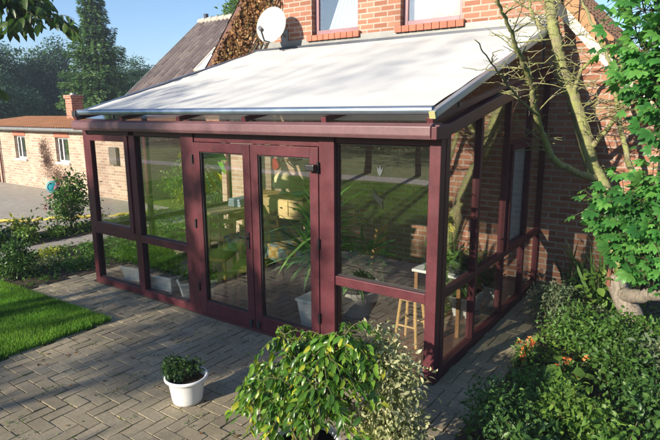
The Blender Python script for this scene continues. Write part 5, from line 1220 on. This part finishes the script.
def orange_flower(c, label, n, seed):
    t = thing('orange_flowers', label, 'flowers', (c[0], c[1], 0), 'orange flowers in the right bed'); rg = np.random.default_rng(seed); mb = MB()
    for k in range(n):
        q = np.array(c)+rg.normal(size=3)*np.array((.055, .075, .05)); mb.tube([(c[0]+.02*rg.normal(), c[1]+.02*rg.normal(), 0), (q[0], q[1], q[2]-.01)], [.004, .002], 4)
        foliage('flower', [(q[0], q[1], q[2], .018, .018, .015)], 14, .026, .6, F_orange, t, seed+k, shell=.1, droop=-.2)
    mb.build('stem', M_stem, t, fix=False)
    foliage('foliage', [(c[0], c[1], .12, .12, .14, .12)], 260, .05, .4, F_mid, t, seed+70, shell=.2)
orange_flower((.54, .84, .17), 'cluster of orange flowers leaning over the side path', 13, 81)
orange_flower((.98, .62, .22), 'small orange flowers among the round leaves', 6, 82)
def bigleaf():
    t = thing('broad_leaf_plant', 'plant with large round bright green leaves near the orange flowers', 'plant', (.96, .38, 0)); rg = np.random.default_rng(91); n = 14
    P = np.stack([.96+rg.normal(size=n)*.10, .38+rg.normal(size=n)*.13, rg.uniform(.16, .30, n)], 1); Dd = np.stack([P[:, 0]-.96, P[:, 1]-.38, np.full(n, -.02)], 1)+rg.normal(size=(n, 3))*.05; Nn = rg.normal(size=(n, 3))*.2; Nn[:, 2] = 1; Nn[:, 1] -= .4
    leaf_mesh('foliage', P, Dd, Nn, .15, .9, T_OVAL, F_light, t, 92); mb = MB()
    for p in P: mb.tube([(.96, .38, 0), tuple(p)], .004, 5)
    mb.build('stem', M_stem, t, fix=False)
bigleaf()
def blades(name, label, c, n, ln, seed, mat=F_mid, wid=.035):
    t = thing(name, label, 'plant', (c[0], c[1], 0)); rg = np.random.default_rng(seed)
    P = np.array((c[0], c[1], 0.))+rg.normal(size=(n, 3))*np.array((.07, .07, 0)); Dd = rg.normal(size=(n, 3))*.28; Dd[:, 2] = 1; Nn = rg.normal(size=(n, 3)); Nn[:, 2] = .2
    leaf_mesh('foliage', P, Dd, Nn, ln, wid, (np.array([(-.5,0,0),(.5,0,0),(-.5,.5,.05),(.5,.5,.05),(0,1,-.12)]), T_BLADE[1]), mat, t, seed)
blades('iris_clump', 'tall sword leaf clump in front of the brick wall left of the mossy trunk', (.98, 2.45, 0), 46, .80, 95)
blades('iris_clump', 'sparse dark sword leaf clump at the wall foot beside the conservatory', (.58, 3.0, 0), 26, .62, 96, F_dark)
shrub('heart_leaf_climber', 'upright light green round leaf plant left of the stump', (.86, 2.3, .42), (.12, .12, .45), 110, .085, F_light, 241, .85, tpl=T_OVAL, nblob=6, clump=1, group=rg_)
blades('dry_grass', 'dry straw coloured stalks behind the lobed shrub', (1.12, 3.0, 0), 40, 1.9, 97, leafmat('straw_stalks', [(0., (.22, .17, .08)), (1., (.38, .31, .16))], .7, .2, .1), .005)

# ------------------------------------------------------------ small garden things on the left
def ornament():
    t = thing('garden_ornament', 'round teal garden ornament with a pale ring beside the rhododendron', 'ornament', (-8.95, 1.48, 0)); c = Vector((-8.95, 1.48, .88)); ax = Vector((.8, -.6, .1)).normalized()
    part('stake', M_bark, lambda m: m.tube([(-8.95, 1.48, 0), (-8.95, 1.49, .78)], .012, 6), t, 0)
    mb = MB(); a = ax.cross(Vector((0,0,1))).normalized(); b = a.cross(ax); V = []; F = []; n = 28; pr = ((0, .05), (.08, .045), (.125, .02), (.13, 0), (.12, -.02), (0, -.04))
    for rr, h in pr:
        for k in range(n): V.append(c+(a*math.cos(6.2832*k/n)+b*math.sin(6.2832*k/n))*rr+ax*h)
    for i in range(len(pr)-1):
        for k in range(n): F.append((i*n+k, i*n+(k+1) % n, (i+1)*n+(k+1) % n, (i+1)*n+k))
    mb.add(V, F); mb.build('disc', M_teal, t, smooth=True)
    mb = MB(); mb.tube([c+(a*math.cos(R(k*10))+b*math.sin(R(k*10)))*.10+ax*.045 for k in range(37)], .008, 6); mb.build('ring', solid('pale_teal', (.4, .55, .55)), t)
    mb = MB(); mb.tube([c+(a*math.cos(R(k*10))+b*math.sin(R(k*10)))*.135+ax*.01 for k in range(12, 24)], .018, 6); mb.build('crescent', M_black, t)
ornament()
hb = MB(); hb.tube(curve_pts([(-12.6, -.9, .012), (-11.6, .3, .012), (-10.8, 1.15, .012), (-10.3, 1.8, .012), (-9.75, 2.5, .012), (-9.3, 3.1, .012), (-8.9, 3.9, .012)], 8, .03, 3), .035, 8)
tag(hb.build('garden_hose', M_yellow, fix=False, smooth=True), 'yellow garden hose lying across the paved yard', 'hose')
ct = MB(); tag(foliage('wall_creeper', [(-14.95, 4.42, .9, .40, .05, .7), (-14.4, 4.42, .45, .45, .05, .4), (-15.1, 4.42, 1.3, .22, .04, .35)], 2600, .05, .3, F_purple, None, 77, shell=.1, droop=-.2), 'purplish bare creeper on the outbuilding wall around its window', 'creeper')
tag(foliage('hedge', [(-40+i*2.2, -24.5, .9, 1.6, .9, 1.05) for i in range(28)], 26000, .16, .5, F_dark, None, 78, shell=.6, zmin=-.01), 'clipped dark hedge at the end of the lawn', 'hedge')
for i, (x, y, h) in enumerate(((-36, -36, 9), (-28, -38, 9.5), (-21, -38, 8.5), (-14, -39, 9.5), (-7, -38, 9), (0, -39, 9.5), (7, -38, 9), (-44, -32, 9))):
    tree('hedgerow_tree', 'dense tree behind the hedge at the end of the lawn', (x, y, 0), h, (x, y, h*.5, 4.4, 3.2, h*.48), F_garden, 5500, .30, 301+i, 'trees behind the hedge', .2)

# ------------------------------------------------------------ air: one even box of thin haze round everything
def haze():
    m, n, l = new_mat('pale_haze'); v = N(n, "ShaderNodeVolumePrincipled"); v.inputs['Density'].default_value = .0015; v.inputs['Color'].default_value = (.75, .85, 1., 1); v.inputs['Anisotropy'].default_value = 0.
    o = n.new("ShaderNodeOutputMaterial"); l.new(v.outputs[0], o.inputs['Volume'])
    mb = MB(); mb.box((-301, -301, -1.05), (301, 301, 15.5)); tag(mb.build('haze', m), kind='stuff')
haze()
